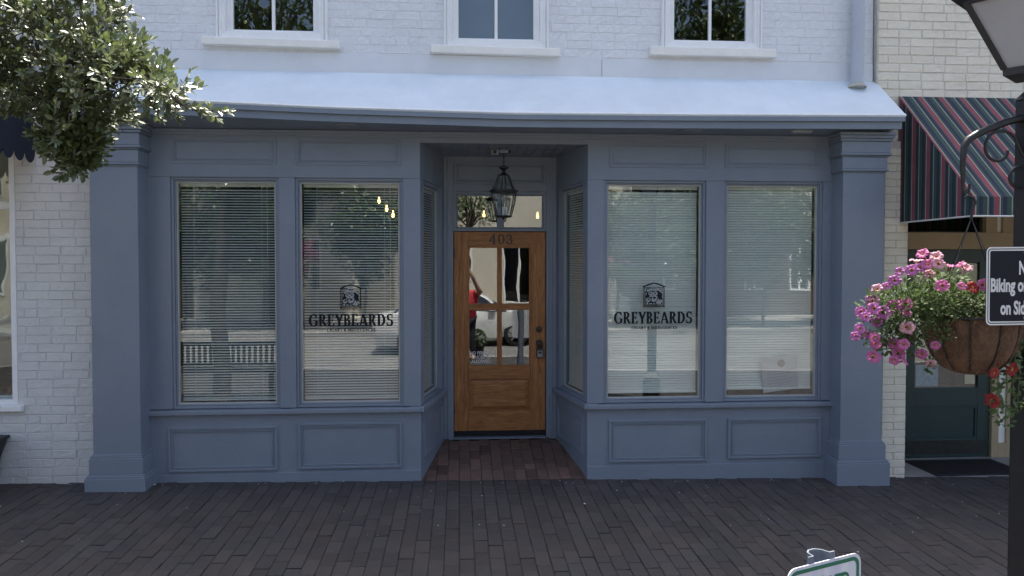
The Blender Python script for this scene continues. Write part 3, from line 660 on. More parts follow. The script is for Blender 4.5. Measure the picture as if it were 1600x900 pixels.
for idx, (tx0, tx1, tz0, tz1, sx0, sx1, sz0, sz1, ex0, ex1, ez0, ez1) in ((1, (-1.306, -.578, 1.345, 1.450, -1.150, -.732, 1.296, 1.324, -1.045, -.842, 1.498, 1.712)), (2, (1.386, 2.100, 1.352, 1.456, 1.545, 1.960, 1.300, 1.328, 1.640, 1.858, 1.498, 1.722))):
    win = display[idx][2]
    t = MB(); serif(t, 'GREYBEARDS', tx0-.003, .0545, tz0, tz1-tz0, tx1-tx0); serif(t, 'GREYBEARDS', tx0+.0035, .0543, tz0-.0015, tz1-tz0+.003, tx1-tx0); t.build('lettering', BLACKV, win)
    t = MB(); serif(t, 'CIGARS & INDULGENCES', sx0, .0545, sz0, sz1-sz0, sx1-sx0, gap=.14); serif(t, 'CIGARS & INDULGENCES', sx0+.0022, .0544, sz0, sz1-sz0, sx1-sx0, gap=.14); t.build('lettering', BLACKV, win)
    emblem(win, ex0, ez0, ex1-ex0, ez1-ez0)

# -- corner columns
for x0, x1 in ((-3.012, -2.632), (3.368, 3.750)):
    c = MB(); c.box(x0, x1, -.19, .15, .30, 2.72); col = c.build('column', BLUE, shop, bevel=.004)
    def ring(name, lst):
        m_ = MB()
        for e, z0, z1 in lst: m_.box(x0-e, x1+e, -.19-e, .12, z0, z1)
        m_.build(name, BLUE, col, bevel=.006)
    ring('base', [(.052, -.25, .128), (.044, .1282, .146), (.036, .1462, .156), (.026, .1562, .288), (.020, .2882, .304), (.011, .3042, .316)])
    ring('capital', [(.010, 2.690, 2.703), (.022, 2.7032, 2.722), (.014, 2.7222, 2.828), (.026, 2.8282, 2.840), (.040, 2.8402, 2.862), (.032, 2.8622, 2.962), (.046, 2.9622, 2.985), (.058, 2.9852, 3.012), (.066, 3.0122, 3.04)])
# -- rain pipe
dp = MB(); dp.tube([(3.605, .005, 5.9), (3.60, .005, 4.6), (3.592, .0, 4.0), (3.583, -.005, 3.47)], .056, 20); dp.build('rain_pipe', GREYPIPE, shop, smooth=True)
sc = MB(); sc.lathe([(.085, 0), (.075, .018), (.06, .03)], (3.583, -.005, 3.478), 18); q = sc.build('pipe_collar', SEALANT, shop, smooth=True)

# -- recessed entry
BX0, BX1 = -.147, .968
MB().box(-.335, 1.135, .0015, .10, 2.94, FT).build('entry_lintel', BLUE, shop, bevel=.003)
a = MB(); a.box(-.335, 1.135, -.016, .001, 2.985, 3.034).box(-.335, 1.135, -.030, -.0165, 3.008, 3.034); a.build('frieze_moulding', BLUE, shop, bevel=.005)
for i in range(17):     # beaded ceiling boards
    x = -.345+i*.088; b = MB(); b.box(x+.003, x+.0855, .105, DY+.02, 2.943, 2.955).box(x, x+.003, .105, DY+.02, 2.949, 2.955); b.build('ceiling_board', BLUE, shop)
MB().box(-.40, 1.2, .08, 1.2, 2.956, 3.03).build('ceiling_back', BLUE, shop)
def side_wall(p0, p1, sgn):
    """splayed side of the entry: x runs from the street to the door, y is depth into the bay"""
    p0, p1 = Vector((*p0, 0)), Vector((*p1, 0)); L = (p1-p0).length; ex = (p1-p0).normalized(); ey = Vector((-ex.y, ex.x, 0))*sgn
    M = Matrix(((ex.x, ey.x, 0, p0.x), (ex.y, ey.y, 0, p0.y), (0, 0, 1, 0), (0, 0, 0, 1)))
    MB(M).box(.001, L, 0, .1, -.25, SILL0).build('bulkhead', BLUE, shop, bevel=.003)
    MB(M).box(.001, L, 0, .1, WT, 2.955).build('frieze', BLUE, shop, bevel=.003)
    MB(M).box(.001, .12, .0, .1, SILL1, WT).build('pier', BLUE, shop, bevel=.003); MB(M).box(.78, L, .0, .1, SILL1, WT).build('pier', BLUE, shop, bevel=.003)
    MB(M).box(-.03, L, -.036, .09, SILL0, SILL1-.002).build('sill', BLUE, shop, bevel=.005)
    a = MB(M); a.frame(.10, .80, .17, .50, .02, -.014, .002); a.frame(.1205, .7795, .1905, .4795, .014, -.007, .002); a.build('panel_moulding', BLUE, shop, bevel=.003)
    f = MB(M); f.frame(.12, .78, SILL1, WT, .03, .012, .085); f.frame(.15, .75, SILL1+.03, WT-.03, .012, .03, .08); win = f.build('side_window', BLUE, shop, bevel=.003)
    MB(M).frame(.162, .738, SILL1+.042, WT-.042, .012, .038, .06).build('glazing_bead', ALU, win)
    MB(M).box(.174, .726, .045, .050, SILL1+.054, WT-.054).build('pane', GLASS, win)
    return M
ML = side_wall((-.335, .0), (BX0, DY), 1); MR = side_wall((1.135, .0), (BX1, DY), -1)
bw = MB()
bw.box(BX0-.06, -.056, DY, DY+.14, .0, 2.955); bw.box(.871, BX1+.06, DY, DY+.14, .0, 2.955)
bw.box(-.056, .871, DY, DY+.14, 2.602, 2.955)
bw.build('door_surround', BLUE, shop, bevel=.003)
a = MB(); panel(a, -.045, .862, 2.672, 2.885, DY); a.build('panel_moulding', BLUE, shop, bevel=.003)
for a0_, a1_ in ((-.115, -.085), (.902, .932)): MB().box(a0_, a1_, DY-.012, DY, .15, 2.94).build('casing', BLUE, shop, bevel=.004)
tr = MB(); tr.frame(-.0555, .8705, 2.208, 2.6015, .030, DY+.006, DY+.10); tr.box(.389, .437, DY+.012, DY+.09, 2.238, 2.572); tr.frame(-.025, .389, 2.238, 2.572, .012, DY+.02, DY+.05); tr.frame(.437, .84, 2.238, 2.572, .012, DY+.02, DY+.05)
tran = tr.build('transom_window', BLUE, shop, bevel=.003)
MB().box(-.014, .378, DY+.03, DY+.034, 2.249, 2.561).build('pane', GLASSD, tran); MB().box(.448, .829, DY+.03, DY+.034, 2.249, 2.561).build('pane', GLASSD, tran)
th = MB(); th.hexa([(-.056,DY-.03,.138),(.871,DY-.03,.138),(.871,DY+.12,.138),(-.056,DY+.12,.138),(-.056,DY-.02,.150),(.871,DY-.02,.150),(.871,DY+.12,.156),(-.056,DY+.12,.156)])
th.build('threshold', STEEL, shop, bevel=.002)
# -- the wooden door: stiles, rails, muntins, four panes, raised panel
D0, D1 = DY+.028, DY+.072; dx0, dx1 = -.050, .865
db = MB(); db.box(dx0, dx1, D0+.002, D1-.002, .158, .208)
door = db.build('door', RUBBER, shop)      # black sweep along the foot
def wp(name, m, *b, bev=.003): return MB().box(*b).build(name, m, door, bevel=bev)
wp('stile', WOODV, dx0, .094, D0, D1, .209, 2.203); wp('stile', WOODV, .712, dx1, D0, D1, .209, 2.203)
wp('rail', WOODH, .0945, .7115, D0+.0006, D1, 2.052, 2.203); wp('rail', WOODH, .0945, .7115, D0+.0006, D1, .735, .858); wp('rail', WOODH, .0945, .7115, D0+.0006, D1, .209, .408)
wp('muntin', WOODV, .389, .419, D0+.004, D1, .8585, 1.4295); wp('muntin', WOODV, .389, .419, D0+.004, D1, 1.4765, 2.0515); wp('muntin', WOODH, .0945, .7115, D0+.004, D1, 1.430, 1.476)
for a, b in ((.0945, .3885), (.4195, .7115)):
    for c, d in ((.8585, 1.4295), (1.4765, 2.0515)):
        MB().box(a, b, D0+.022, D0+.027, c, d).build('pane', GLASSD, door)
        MB().frame(a, b, c, d, .009, D0+.009, D0+.0215).build('glazing_bead', WOODV, door)
pn = MB(); x0, x1, z0, z1 = .0945, .7115, .4085, .7345; i = .055
pn.add([(x0,D0+.022,z0),(x1,D0+.022,z0),(x1,D0+.022,z1),(x0,D0+.022,z1),(x0+.012,D0+.02,z0+.012),(x1-.012,D0+.02,z0+.012),(x1-.012,D0+.02,z1-.012),(x0+.012,D0+.02,z1-.012),
        (x0+i,D0+.005,z0+i*.8),(x1-i,D0+.005,z0+i*.8),(x1-i,D0+.005,z1-i*.8),(x0+i,D0+.005,z1-i*.8)],
       [(0,1,5,4),(1,2,6,5),(2,3,7,6),(3,0,4,7),(4,5,9,8),(5,6,10,9),(6,7,11,10),(7,4,8,11),(8,9,10,11)])
pn.build('raised_panel', WOODH, door)
MB().frame(x0, x1, z0, z1, .010, D0+.004, D0+.0215).build('panel_bead', WOODH, door, bevel=.002)
n4 = MB(); serif(n4, '403', .298, D0-.002, 2.080, .100, .235, gap=.16); serif(n4, '403', .303, D0-.0022, 2.081, .098, .235, gap=.16); nb = n4.build('house_number', BLACK, door)
sans('NO PERSON', 'notice_lettering', WHITEV, door, Matrix.Translation((.102, D0+.0212, .974)) @ UP, .046, bold=.0008, xs=.88)
sans('UNDER 21', 'notice_lettering', WHITEV, door, Matrix.Translation((.128, D0+.0212, .932)) @ UP, .046, bold=.0008, xs=.88)
sans('ALLOWED', 'notice_lettering', WHITEV, door, Matrix.Translation((.122, D0+.0212, .890)) @ UP, .046, bold=.0008, xs=.88)
MB().lathe([(.031, 0), (.031, -.008), (.027, -.014), (.012, -.016)], (.800, D0, 1.225), 20, axis='y').build('deadbolt', BLACK, door, smooth=True)
k = MB(); k.lathe([(.031, 0), (.031, -.006), (.012, -.012), (.011, -.04), (.026, -.048), (.030, -.062), (.024, -.074), (.006, -.077)], (.800, D0, 1.090), 20, axis='y'); k.build('knob', BLACK, door, smooth=True)
for z in (.42, 1.18, 1.99): MB().box(dx0-.006, dx0+.006, D0-.012, D0+.01, z-.05, z+.05).build('hinge', BLACK, door, bevel=.003)

# ------------------------------------------------------------------ things at the shop front
# key box hanging on the door knob
lb = thing('key_lockbox', (.806, D0-.05, .93), 'small black and grey key lockbox hanging from the wooden door knob', 'lockbox')
b = MB(); b.prism([(-.034,0),(.034,0),(.036,.075),(.024,.102),(-.024,.102),(-.036,.075)], lambda u, v: (.806+u, D0-.056, .942+v), lambda u, v: (.806+u, D0-.018, .942+v)); b.build('case', BLACK, lb, bevel=.005)
MB().box(.778, .834, D0-.0605, D0-.0565, .950, 1.018).build('cover', mat('grey_plastic', (.20, .21, .23), rough=.4), lb, bevel=.004)
MB().box(.790, .822, D0-.0625, D0-.061, .988, 1.008).build('dial_window', BLACK, lb)
b = MB(); b.tube([(.786, D0-.036, 1.03), (.784, D0-.036, 1.08), (.790, D0-.036, 1.108), (.806, D0-.036, 1.118), (.822, D0-.036, 1.108), (.828, D0-.036, 1.08), (.826, D0-.036, 1.03)], .006, 8); b.build('shackle', BLACK, lb, smooth=True)

# hanging lantern in the entry
lx, ly = .419, .45
ln = thing('hanging_lantern', (lx, ly, 2.20), 'black metal lantern with curved clear panes hanging over the wooden door', 'lantern')
b = MB(); b.lathe([(.062, 2.943), (.062, 2.93), (.05, 2.918), (.012, 2.912)], (lx, ly, 0), 20); b.build('ceiling_rose', BLACK, ln, smooth=True)
for k in range(5):
    z = 2.905-.022*k; pts = [(lx+(.008*math.cos(t) if k % 2 else 0), ly+(0 if k % 2 else .008*math.cos(t)), z+.016*math.sin(t)) for t in [i*math.pi/5 for i in range(11)]]
    MB().tube(pts, .0028, 6, cap=False).build('chain_link', BLACK, ln, smooth=True)
b = MB(); b.lathe([(.004, 2.812), (.022, 2.800), (.046, 2.792), (.044, 2.782), (.026, 2.768), (.014, 2.756), (.016, 2.740), (.030, 2.728), (.050, 2.716)], (lx, ly, 0), 12); b.build('finial', BLACK, ln, smooth=True)
NS = 6
for k in range(NS):
    a = 2*math.pi*k/NS+.26; c, s = math.cos(a), math.sin(a)
    MB().tube([(lx+r*c, ly+r*s, z) for r, z in ((.050,2.718),(.066,2.68),(.084,2.63),(.108,2.585),(.122,2.572))], .0045, 6).build('roof_bar', BLACK, ln, smooth=True)
    MB().tube([(lx+r*c, ly+r*s, z) for r, z in ((.122,2.56),(.120,2.52),(.110,2.46),(.094,2.40),(.076,2.335))], .0045, 6).build('cage_bar', BLACK, ln, smooth=True)
MB().lathe([(.118, 2.578), (.134, 2.572), (.134, 2.556), (.118, 2.552)], (lx, ly, 0), 24, cap=False).build('shoulder_ring', BLACK, ln, smooth=True)
MB().lathe([(.078, 2.338), (.080, 2.330), (.070, 2.322), (.02, 2.318), (.004, 2.30)], (lx, ly, 0), 12).build('foot_ring', BLACK, ln, smooth=True)
for k in range(NS):
    a0, a1 = 2*math.pi*k/NS+.26, 2*math.pi*(k+1)/NS+.26
    for prof in (((.048,2.718),(.064,2.68),(.082,2.63),(.106,2.585)), ((.119,2.553),(.117,2.52),(.107,2.46),(.091,2.40),(.073,2.338))):
        p = MB(); n = len(prof); p.add([(lx+r*math.cos(a), ly+r*math.sin(a), z) for r, z in prof for a in (a0, a1)], [(2*i, 2*i+1, 2*i+3, 2*i+2) for i in range(n-1)]); o = p.build('pane', GLASSL, ln)
        so = o.modifiers.new('thick', 'SOLIDIFY'); so.thickness = .002
for k in range(3):
    a = 2.1*k; MB().tube([(lx+.024*math.cos(a), ly+.024*math.sin(a), z) for z in (2.34, 2.42)], .009, 8).build('candle_sleeve', CREAMTRIM, ln, smooth=True)
# security camera beside it
sc = thing('security_camera', (.345, .38, 2.943), 'small grey box security camera on the entry ceiling beside the lantern', 'camera')
MB().box(.300, .362, .345, .40, 2.893, 2.940).build('housing', mat('grey_camera_plastic', (.30, .31, .32), rough=.5), sc, bevel=.006)
MB().lathe([(.018, 0), (.018, -.006), (.013, -.008), (.004, -.005)], (.331, .345, 2.917), 16, axis='y').build('lens', BLACK, sc, smooth=True)
MB().box(.365, .460, .36, .42, 2.912, 2.942).build('junction_box', BLUE, sc, bevel=.004)

# venetian blinds
def slat_mesh(name, L, m):
    mb = MB(); w = .0125; pr = [(-w, -.0012), (-w*.4, .0009), (w*.4, .0009), (w, -.0012), (w*.4, .0003), (-w*.4, .0003)]
    n = len(pr); vs = [(s*L/2, y, z) for s in (-1, 1) for y, z in pr]
    mb.add(vs, [(i, (i+1)%n, n+(i+1)%n, n+i) for i in range(n)] + [list(range(n)), list(range(2*n-1, n-1, -1))]); me = mb.mesh(name); me.materials.append(m); return me
def blind(label, M, L, z0, z1, tilt, m, seed, wob=0.02, group=None):
    root = bpy.data.objects.new('window_blind', None); C.objects.link(root); root.matrix_world = M @ Matrix.Translation((0, 0, z0)); W[root.name] = Vector((0,0,0))
    tag(root, label, 'blind', 'venetian blinds in the shop windows')
    H = z1-z0; rn = random.Random(seed); me = slat_mesh('slat', L, m)
    MB().box(-L/2, L/2, -.016, .016, H-.028, H).build('head_rail', m, root)
    MB().box(-L/2, L/2, -.013, .013, 0, .014).build('bottom_rail', m, root)
    pitch = .0234; z = .026; k = 0; ph = rn.random()*6
    while z < H-.04:
        o = bpy.data.objects.new('slat', me); C.objects.link(o); o.parent = root; o.location = (rn.uniform(-.001, .001), 0, z)
        o.rotation_euler = (tilt + wob*math.sin(k*.13+ph) + rn.uniform(-.02, .02), rn.uniform(-.0012, .0012), 0)
        z += pitch; k += 1
    for x in (-L*.36, L*.36): MB().box(x-.0012, x+.0012, -.0145, -.0135, .01, H-.02).build('ladder_cord', m, root)
    MB().tube([(L*.42, -.018, H-.02), (L*.42+.002, -.018, H*.35)], .002, 6).build('tilt_wand', m, root)
TL, TR = R(27), R(62)
names = ['open slat white blind in the leftmost tall shop window, beside the left column', 'open slat white blind behind the lettered window left of the entry', 'closed slat grey-white blind behind the lettered window right of the entry', 'closed slat grey-white blind in the rightmost tall window, behind the white card']
for i, (a, b, win) in enumerate(display):
    z0 = [.700, .700, .718, .738][i]
    blind(names[i], Matrix.Translation(((a+b)/2, .105, 0)), b-a-.11, z0, WT-.045, [TL, TL-.04, TR, TR+.02][i], SLATL if i < 2 else SLATR, 50+i)
def side_M(M, sgn):
    c = M @ Vector((.45, .085, 0)); ex = (M.to_3x3() @ Vector((1, 0, 0))).normalized(); ey = (M.to_3x3() @ Vector((0, 1, 0))).normalized()
    if sgn < 0: ex = -ex
    return Matrix(((ex.x, ey.x, 0, c.x), (ex.y, ey.y, 0, c.y), (0, 0, 1, 0), (0, 0, 0, 1)))
blind('narrow blind in the left side window of the entry, seen edge-on', side_M(ML, 1), .54, .705, WT-.05, R(35), SLATL, 60)
blind('narrow blind in the right side window of the entry, seen edge-on', side_M(MR, -1), .54, .705, WT-.05, R(50), SLATR, 61)
# card leaning in the right-hand window
cd = thing('window_card', (2.93, .075, .705), 'white square card with a dark round emblem leaning inside the rightmost shop window', 'card')
Mc = Matrix.Translation((2.93, .082, .885)) @ Matrix.Rotation(R(-7), 4, 'Y') @ Matrix.Rotation(R(6), 4, 'X')
MB(Mc).box(-.165, .165, -.002, .002, -.165, .165).build('sheet', mat('card_white', (.58, .58, .60), (.50, .50, .53), rough=.5, scale=3), cd)
b = MB(Mc); b.lathe([(.036, -.0026), (.036, -.0022)], (.02, 0, .09), 20, axis='y'); b.build('round_mark', mat('grey_print', (.16, .17, .19), rough=.6, scale=60), cd)
b = MB(Mc)
for k in range(6): b.box(-.12+.01*(k % 2), .13-.03*(k % 3), -.0026, -.0022, .02-.028*k, .028-.028*k)
b.build('text_lines', mat('faint_print', (.42, .42, .46), rough=.6), cd)
# bulbs glowing in the dark shop
bl = [((-.966, 2.6, 2.634), 'upper left one of three glowing warm bulbs seen through the blind left of entry'), ((-.875, 2.6, 2.535), 'middle one of three glowing warm bulbs seen through the blind left of entry'),
      ((-.798, 2.6, 2.464), 'lowest one of three glowing warm bulbs seen through the blind left of entry'), ((.305, 2.6, 2.470), 'glowing warm bulb behind the transom pane left of the lantern'), ((.966, 2.6, 2.457), 'glowing warm bulb behind the transom pane right of the lantern')]
for p, lab in bl:
    t = thing('pendant_bulb', p, lab, 'bulb', 'glowing pendant bulbs inside the shop')
    b = MB(); b.lathe([(.002, -.026), (.014, -.020), (.019, -.006), (.016, .010), (.009, .024), (.008, .055)], p, 14); b.build('bulb', BULB, t, smooth=True)
    b = MB(); b.lathe([(.015, .055), (.016, .09), (.005, .098), (.003, 3.05-p[2])], p, 10); b.build('cord', BLACK, t, smooth=True)

# ------------------------------------------------------------------ neighbours
# left: white painted brick, window, navy awning
lw = thing('white_brick_building', (-6, 0, 0), 'white painted brick building with a plain window at the left edge, beside the blue column', 'building')
whole = [(-6.2, -3.705, .705, 2.95)]
b = MB()
for r in wall_rects(-12, XL-.006, -.3, PARAPET, whole): b.box(r[0], r[1], .0, .3, r[2], r[3])
b.box(-12, XL-.01, .3, 11, 3.1, 3.3).box(-12, XL-.01, .3, 11, PARAPET-.5, PARAPET-.3).box(-12, XL-.01, 10.7, 11, -.3, PARAPET-.5).box(-12, -11.8, .3, 10.7, -.3, PARAPET-.5).box(XL-.1, XL-.01, .3, 10.7, -.3, PARAPET-.5).box(-11.8, XL-.1, .3, 10.7, -.3, .1)
lwall = b.build('wall', WHITEJ, lw)
LB = [brick_mesh('brick', .202, .0703, .005, WHITEB, 400+i, jit=.0009, bev=.003) for i in range(6)]
lay_bricks(lwall, LB, -4.35, XL-.008, .02, 3.05, .0, .0748, .2065, .0045, [(-6.2, -3.70, .66, 2.98)], 41, headers=.12)
w = MB(); w.frame(-6.2, -3.705, .705, 2.95, .045, -.006, .10); w.box(-6.1, -3.75, .05, .10, 2.35, 2.42)
lwin = w.build('shop_window', SASHW, lw, bevel=.004)
MB().box(-6.155, -3.75, .05, .055, .75, 2.36).build('pane', GLASSU, lwin); MB().box(-6.155, -3.75, .05, .055, 2.41, 2.905).build('pane', GLASSU, lwin)
s = MB(); s.box(-6.26, -3.655, -.05, .1, .655, .7045); s.build('window_sill', SASHW, lwin, bevel=.005)
MB().box(-6.1, -3.76, .30, .31, 1.25, 2.9).build('pale_backdrop', mat('cream_window_backing', (.5, .48, .42), rough=.8, scale=1), lwin)
t = thing('pumpkin_heap', (-3.95, .2, .76), 'low heap of brown and orange gourds behind the left edge window', 'gourds')
for k in range(5):
    x, y, r = -3.80-.085*k, .17+.05*(k % 2), .045+.01*((k*7) % 3)
    b = MB(); b.lathe([(.3*r, -.62*r), (.85*r, -.45*r), (r, 0), (.85*r, .45*r), (.35*r, .62*r), (.1*r, .55*r), (.1*r, .9*r)], (x, y, .765+.62*r), 12); b.build('gourd', mat('gourd_%d' % k, (.22, .10, .04) if k % 2 else (.15, .07, .03), rough=.6, scale=20), t, smooth=True)
MB().box(-4.3, -3.72, .10, .30, .74, .765).build('shelf', SASHW, t)
# navy awning: its scalloped right side shows
aw = thing('navy_awning', (-4.8, -.5, 2.76), 'dark navy canvas awning with a scalloped lower edge at the upper left', 'awning')
AX, AZ, AT, AP = -3.525, 2.83, 3.75, -1.05
b = MB(); b.hexa([(-6.6,AP,AZ),(AX,AP,AZ),(AX,-.02,AZ),(-6.6,-.02,AZ),(-6.6,AP,AZ+.02),(AX,AP,AZ+.02),(AX,-.02,AT),(-6.6,-.02,AT)]); b.build('canopy', NAVY, aw)
def scallop(u0, u1, n, zt, dip):
    pts = []; w = (u1-u0)/n
    for k in range(n):
        for i in range(8): t = i/8; pts.append((u0+w*(k+t), zt-dip*math.sin(math.pi*t)**.6))
    pts.append((u1, zt)); return pts
sp = scallop(AP, -.03, 7, AZ-.03, .075); sp = [(p[0], p[1]-(.015 if 0 else 0)) for p in sp] + [(-.03, AZ+.01), (AP, AZ+.01)]
b = MB(); b.prism(sp, lambda u, v: (AX+.001, u, v), lambda u, v: (AX+.005, u, v)); b.build('side_valance', NAVY, aw)
sp = scallop(-6.6, AX, 20, AZ-.03, .075) + [(AX, AZ+.01), (-6.6, AZ+.01)]
b = MB(); b.prism(sp, lambda u, v: (u, AP-.005, v), lambda u, v: (u, AP-.001, v)); b.build('front_valance', NAVY, aw)
# black tapered planter at the left edge
pl = thing('tapered_planter', (-4.05, -.33, .03), 'black tapered planter box cut off by the left edge, below the white window', 'planter')
z0 = zg(-3.8, -.33); b = MB()
for e, zz0, zz1 in ((0, z0, .43),):
    b.hexa([(-4.22,-.46,zz0),(-3.88,-.46,zz0),(-3.88,-.12,zz0),(-4.22,-.12,zz0),(-4.32,-.56,zz1),(-3.78,-.56,zz1),(-3.78,-.02,zz1),(-4.32,-.02,zz1)])
b.build('pot', BLACK, pl, bevel=.008)
b = MB(); b.box(-4.33, -3.77, -.57, -.53, .4305, .455).box(-4.33, -3.77, -.05, -.012, .4305, .455).box(-4.33, -4.29, -.53, -.05, .4305, .455).box(-3.81, -3.77, -.53, -.05, .4305, .455); b.build('rim', BLACK, pl, bevel=.004)

# right: cream painted brick, striped awning, green door
rw = thing('cream_brick_building', (6, 0, 0), 'cream painted brick building with a dark green door at the right edge', 'building')
RX = 3.80; RY = .05
hl = [(4.085, 7.6, -.3, 2.62), (5.02, 6.0, 3.90, 5.6)]
b = MB()
for r in wall_rects(RX, 13, -.3, PARAPET, hl): b.box(r[0], r[1], RY, RY+.3, r[2], r[3])
b.box(RX+.02, 13, RY+.3, 11, 3.1, 3.3).box(RX+.02, 13, RY+.3, 11, PARAPET-.5, PARAPET-.3).box(RX+.02, 13, 10.7, 11, -.3, PARAPET-.5).box(12.8, 13, RY+.3, 10.7, -.3, PARAPET-.5).box(RX+.02, RX+.1, RY+.3, 10.7, -.3, PARAPET-.5)
rwall = b.build('wall', CREAMJ, rw)
RB = [brick_mesh('brick', .2095, .0700, .0055, CREAMB, 500+i, jit=.0019, bev=.004) for i in range(6)]
lay_bricks(rwall, RB, RX+.012, 6.3, 3.02, 4.62, RY, .0775, .217, .0070, [(4.92, 6.1, 3.80, 5.7)], 51, headers=.2)
RBp = [brick_mesh('brick', .208, .0630, .007, CREAMB, 520+i, jit=.0009, bev=.003) for i in range(5)]
pw = MB(); pw.box(3.862, 4.0845, .0, RY, -.3, 3.0); pier = pw.build('pier', CREAMJ, rw)
for r in range(44):
    z = -.12+r*.0695
    if z > 2.95: break
    if r % 2: segs = [(3.862, 3.967), (3.976, 4.083)]
    else: segs = [(3.862, 4.085)]
    for a, b_ in segs: piece('brick', rn.choice(RBp), pier, (a, rn.uniform(-.001, .001), z), ((b_-a)/.208, 1, 1))
# upper window of the cream building
w = MB(); w.frame(5.02, 6.0, 3.90, 5.6, .05, RY-.005, RY+.1); w.frame(5.07, 5.95, 3.95, 4.8, .045, RY+.03, RY+.07); rwin = w.build('upper_window', BEIGE, rw, bevel=.003)
MB().box(5.115, 5.905, RY+.045, RY+.05, 3.995, 4.755).build('pane', GLASSU, rwin); MB().box(4.93, 6.09, RY-.035, RY+.1, 3.82, 3.8985).build('window_sill', CREAMB, rwin, bevel=.006)
# recess lining, door, panels
EY = .62
b = MB(); b.box(4.085, 4.16, RY+.3, EY+.1, -.3, 2.62); b.build('recess_side', BEIGE, rw)
MB().box(4.0, 7.6, RY+.3, EY+.5, 2.62, 2.75).build('recess_ceiling', BEIGE, rw)
b = MB(); b.box(4.16, 4.478, EY, EY+.1, -.1, 2.62).box(4.478, 7.6, EY, EY+.1, 2.03, 2.20).box(5.395, 5.47, EY, EY+.1, -.09, 2.03).box(5.55, 5.62, EY, EY+.1, -.09, 2.03).box(5.47, 5.55, EY, EY+.1, -.09, .06)
b.box(5.30, 5.42, EY, EY+.1, 2.20, 2.62).box(5.48, 5.60, EY, EY+.1, 2.20, 2.62).box(5.62, 7.6, EY, EY+.1, -.09, .8)
sur = b.build('door_surround', BEIGE, rw, bevel=.003)
MB().box(5.47, 5.55, EY+.02, EY+.06, .06, 2.03).build('side_panel', CREAMTRIM, sur)
MB().box(5.42, 5.48, EY+.03, EY+.06, 2.2, 2.62).build('side_panel', CREAMTRIM, sur)
MB().box(4.478, 5.30, EY+.05, EY+.055, 2.20, 2.62).build('transom_pane', GLASSD, sur); MB().box(5.62, 7.6, EY+.05, EY+.055, .8, 2.03).build('shop_pane', GLASSD, sur)
gd = MB(); gx0, gx1, gz0 = 4.48, 5.392, -.078
gd.box(gx0, gx0+.11, EY+.03, EY+.075, gz0, 2.028).box(gx1-.13, gx1, EY+.03, EY+.075, gz0, 2.028).box(gx0+.11, gx1-.13, EY+.03, EY+.075, 1.90, 2.028).box(gx0+.11, gx1-.13, EY+.03, EY+.075, .44, .625).box(gx0+.11, gx1-.13, EY+.03, EY+.075, gz0, .10)
gdoor = gd.build('door', GREEN, rw, bevel=.003)
MB().box(gx0+.11, gx1-.13, EY+.048, EY+.07, .10, .44).build('door_panel', GREEN, gdoor); MB().frame(gx0+.11, gx1-.13, .10, .44, .02, EY+.036, EY+.0475).build('panel_bead', GREEN, gdoor)
MB().box(gx0+.11, gx1-.13, EY+.05, EY+.055, .625, 1.90).build('pane', GLASSD, gdoor)
MB().box(gx0+.03, gx1-.03, EY+.026, EY+.0295, gz0+.03, .09).build('kick_plate', mat('dull_kick_plate', (.05, .055, .05), (.03, .03, .03), rough=.45, scale=20, metal=.5), gdoor)
MB().box(gx0+.13, gx0+.37, EY+.0485, EY+.0495, .64, .86).build('window_notice', mat('pale_notice', (.45, .5, .5), (.25, .33, .36), rough=.6, scale=26), gdoor)
MB().box(gx1-.26, gx1-.15, EY+.0485, EY+.0495, .66, .78).build('window_notice', mat('cream_notice', (.6, .56, .4), rough=.6, scale=26), gdoor)
b = MB(); b.box(4.086, 7.6, .0, EY+.1, -.25, -.086); step = b.build('entry_step', CONC, rw, bevel=.006)
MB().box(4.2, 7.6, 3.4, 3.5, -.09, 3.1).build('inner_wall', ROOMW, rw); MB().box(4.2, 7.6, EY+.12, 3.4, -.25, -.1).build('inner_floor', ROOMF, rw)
dm = thing('door_mat', (4.9, .3, -.086), 'dark ribbed rubber door mat on the concrete step before the green door', 'mat')
MB().box(4.42, 5.33, .03, .55, -.0855, -.076).build('pad', RUBBER, dm, bevel=.003)
b = MB()
for k in range(22): b.box(4.45+.039*k, 4.475+.039*k, .06, .52, -.0758, -.072)
b.build('ribs', RUBBER, dm)['kind'] = 'stuff'
# striped awning
sa = thing('striped_awning', (5.2, -.4, 2.27), 'striped green, navy and dusty red awning over the green door', 'awning')
SX0, SX1, SZ, SP, SM, SB = 4.005, 7.8, 3.415, -.965, 2.420, 2.272
b = MB(); b.hexa([(SX0,SP,SM-.004),(SX1,SP,SM-.004),(SX1,.035,SZ-.006),(SX0,.035,SZ-.006),(SX0,SP,SM),(SX1,SP,SM),(SX1,.035,SZ),(SX0,.035,SZ)]); b.build('sloping_cloth', STRX, sa)
b = MB(); b.box(SX0, SX1, SP-.004, SP, SB, SM-.001); b.build('front_valance', STRX, sa)
b = MB(); b.prism([(SP, SB), (.035, SB-.01), (.035, SZ-.012), (SP, SM-.008)], lambda u, v: (SX0+.001, u, v), lambda u, v: (SX0+.005, u, v)); b.build('side_cloth', STRY, sa)
b = MB(); b.prism([(SP, SB), (.035, SB-.01), (.035, SZ-.012), (SP, SM-.008)], lambda u, v: (SX1-.005, u, v), lambda u, v: (SX1-.001, u, v)); b.build('side_cloth', STRY, sa)
TUBEW = mat('white_tube', (.75, .74, .70), rough=.4)
MB().tube([(SX0, SP, SB-.004), (SX1, SP, SB-.004)], .008, 8).build('frame_tube', TUBEW, sa, smooth=True); MB().tube([(SX0, SP, SB-.004), (SX0, .03, SB-.012)], .007, 8).build('frame_tube', TUBEW, sa, smooth=True)

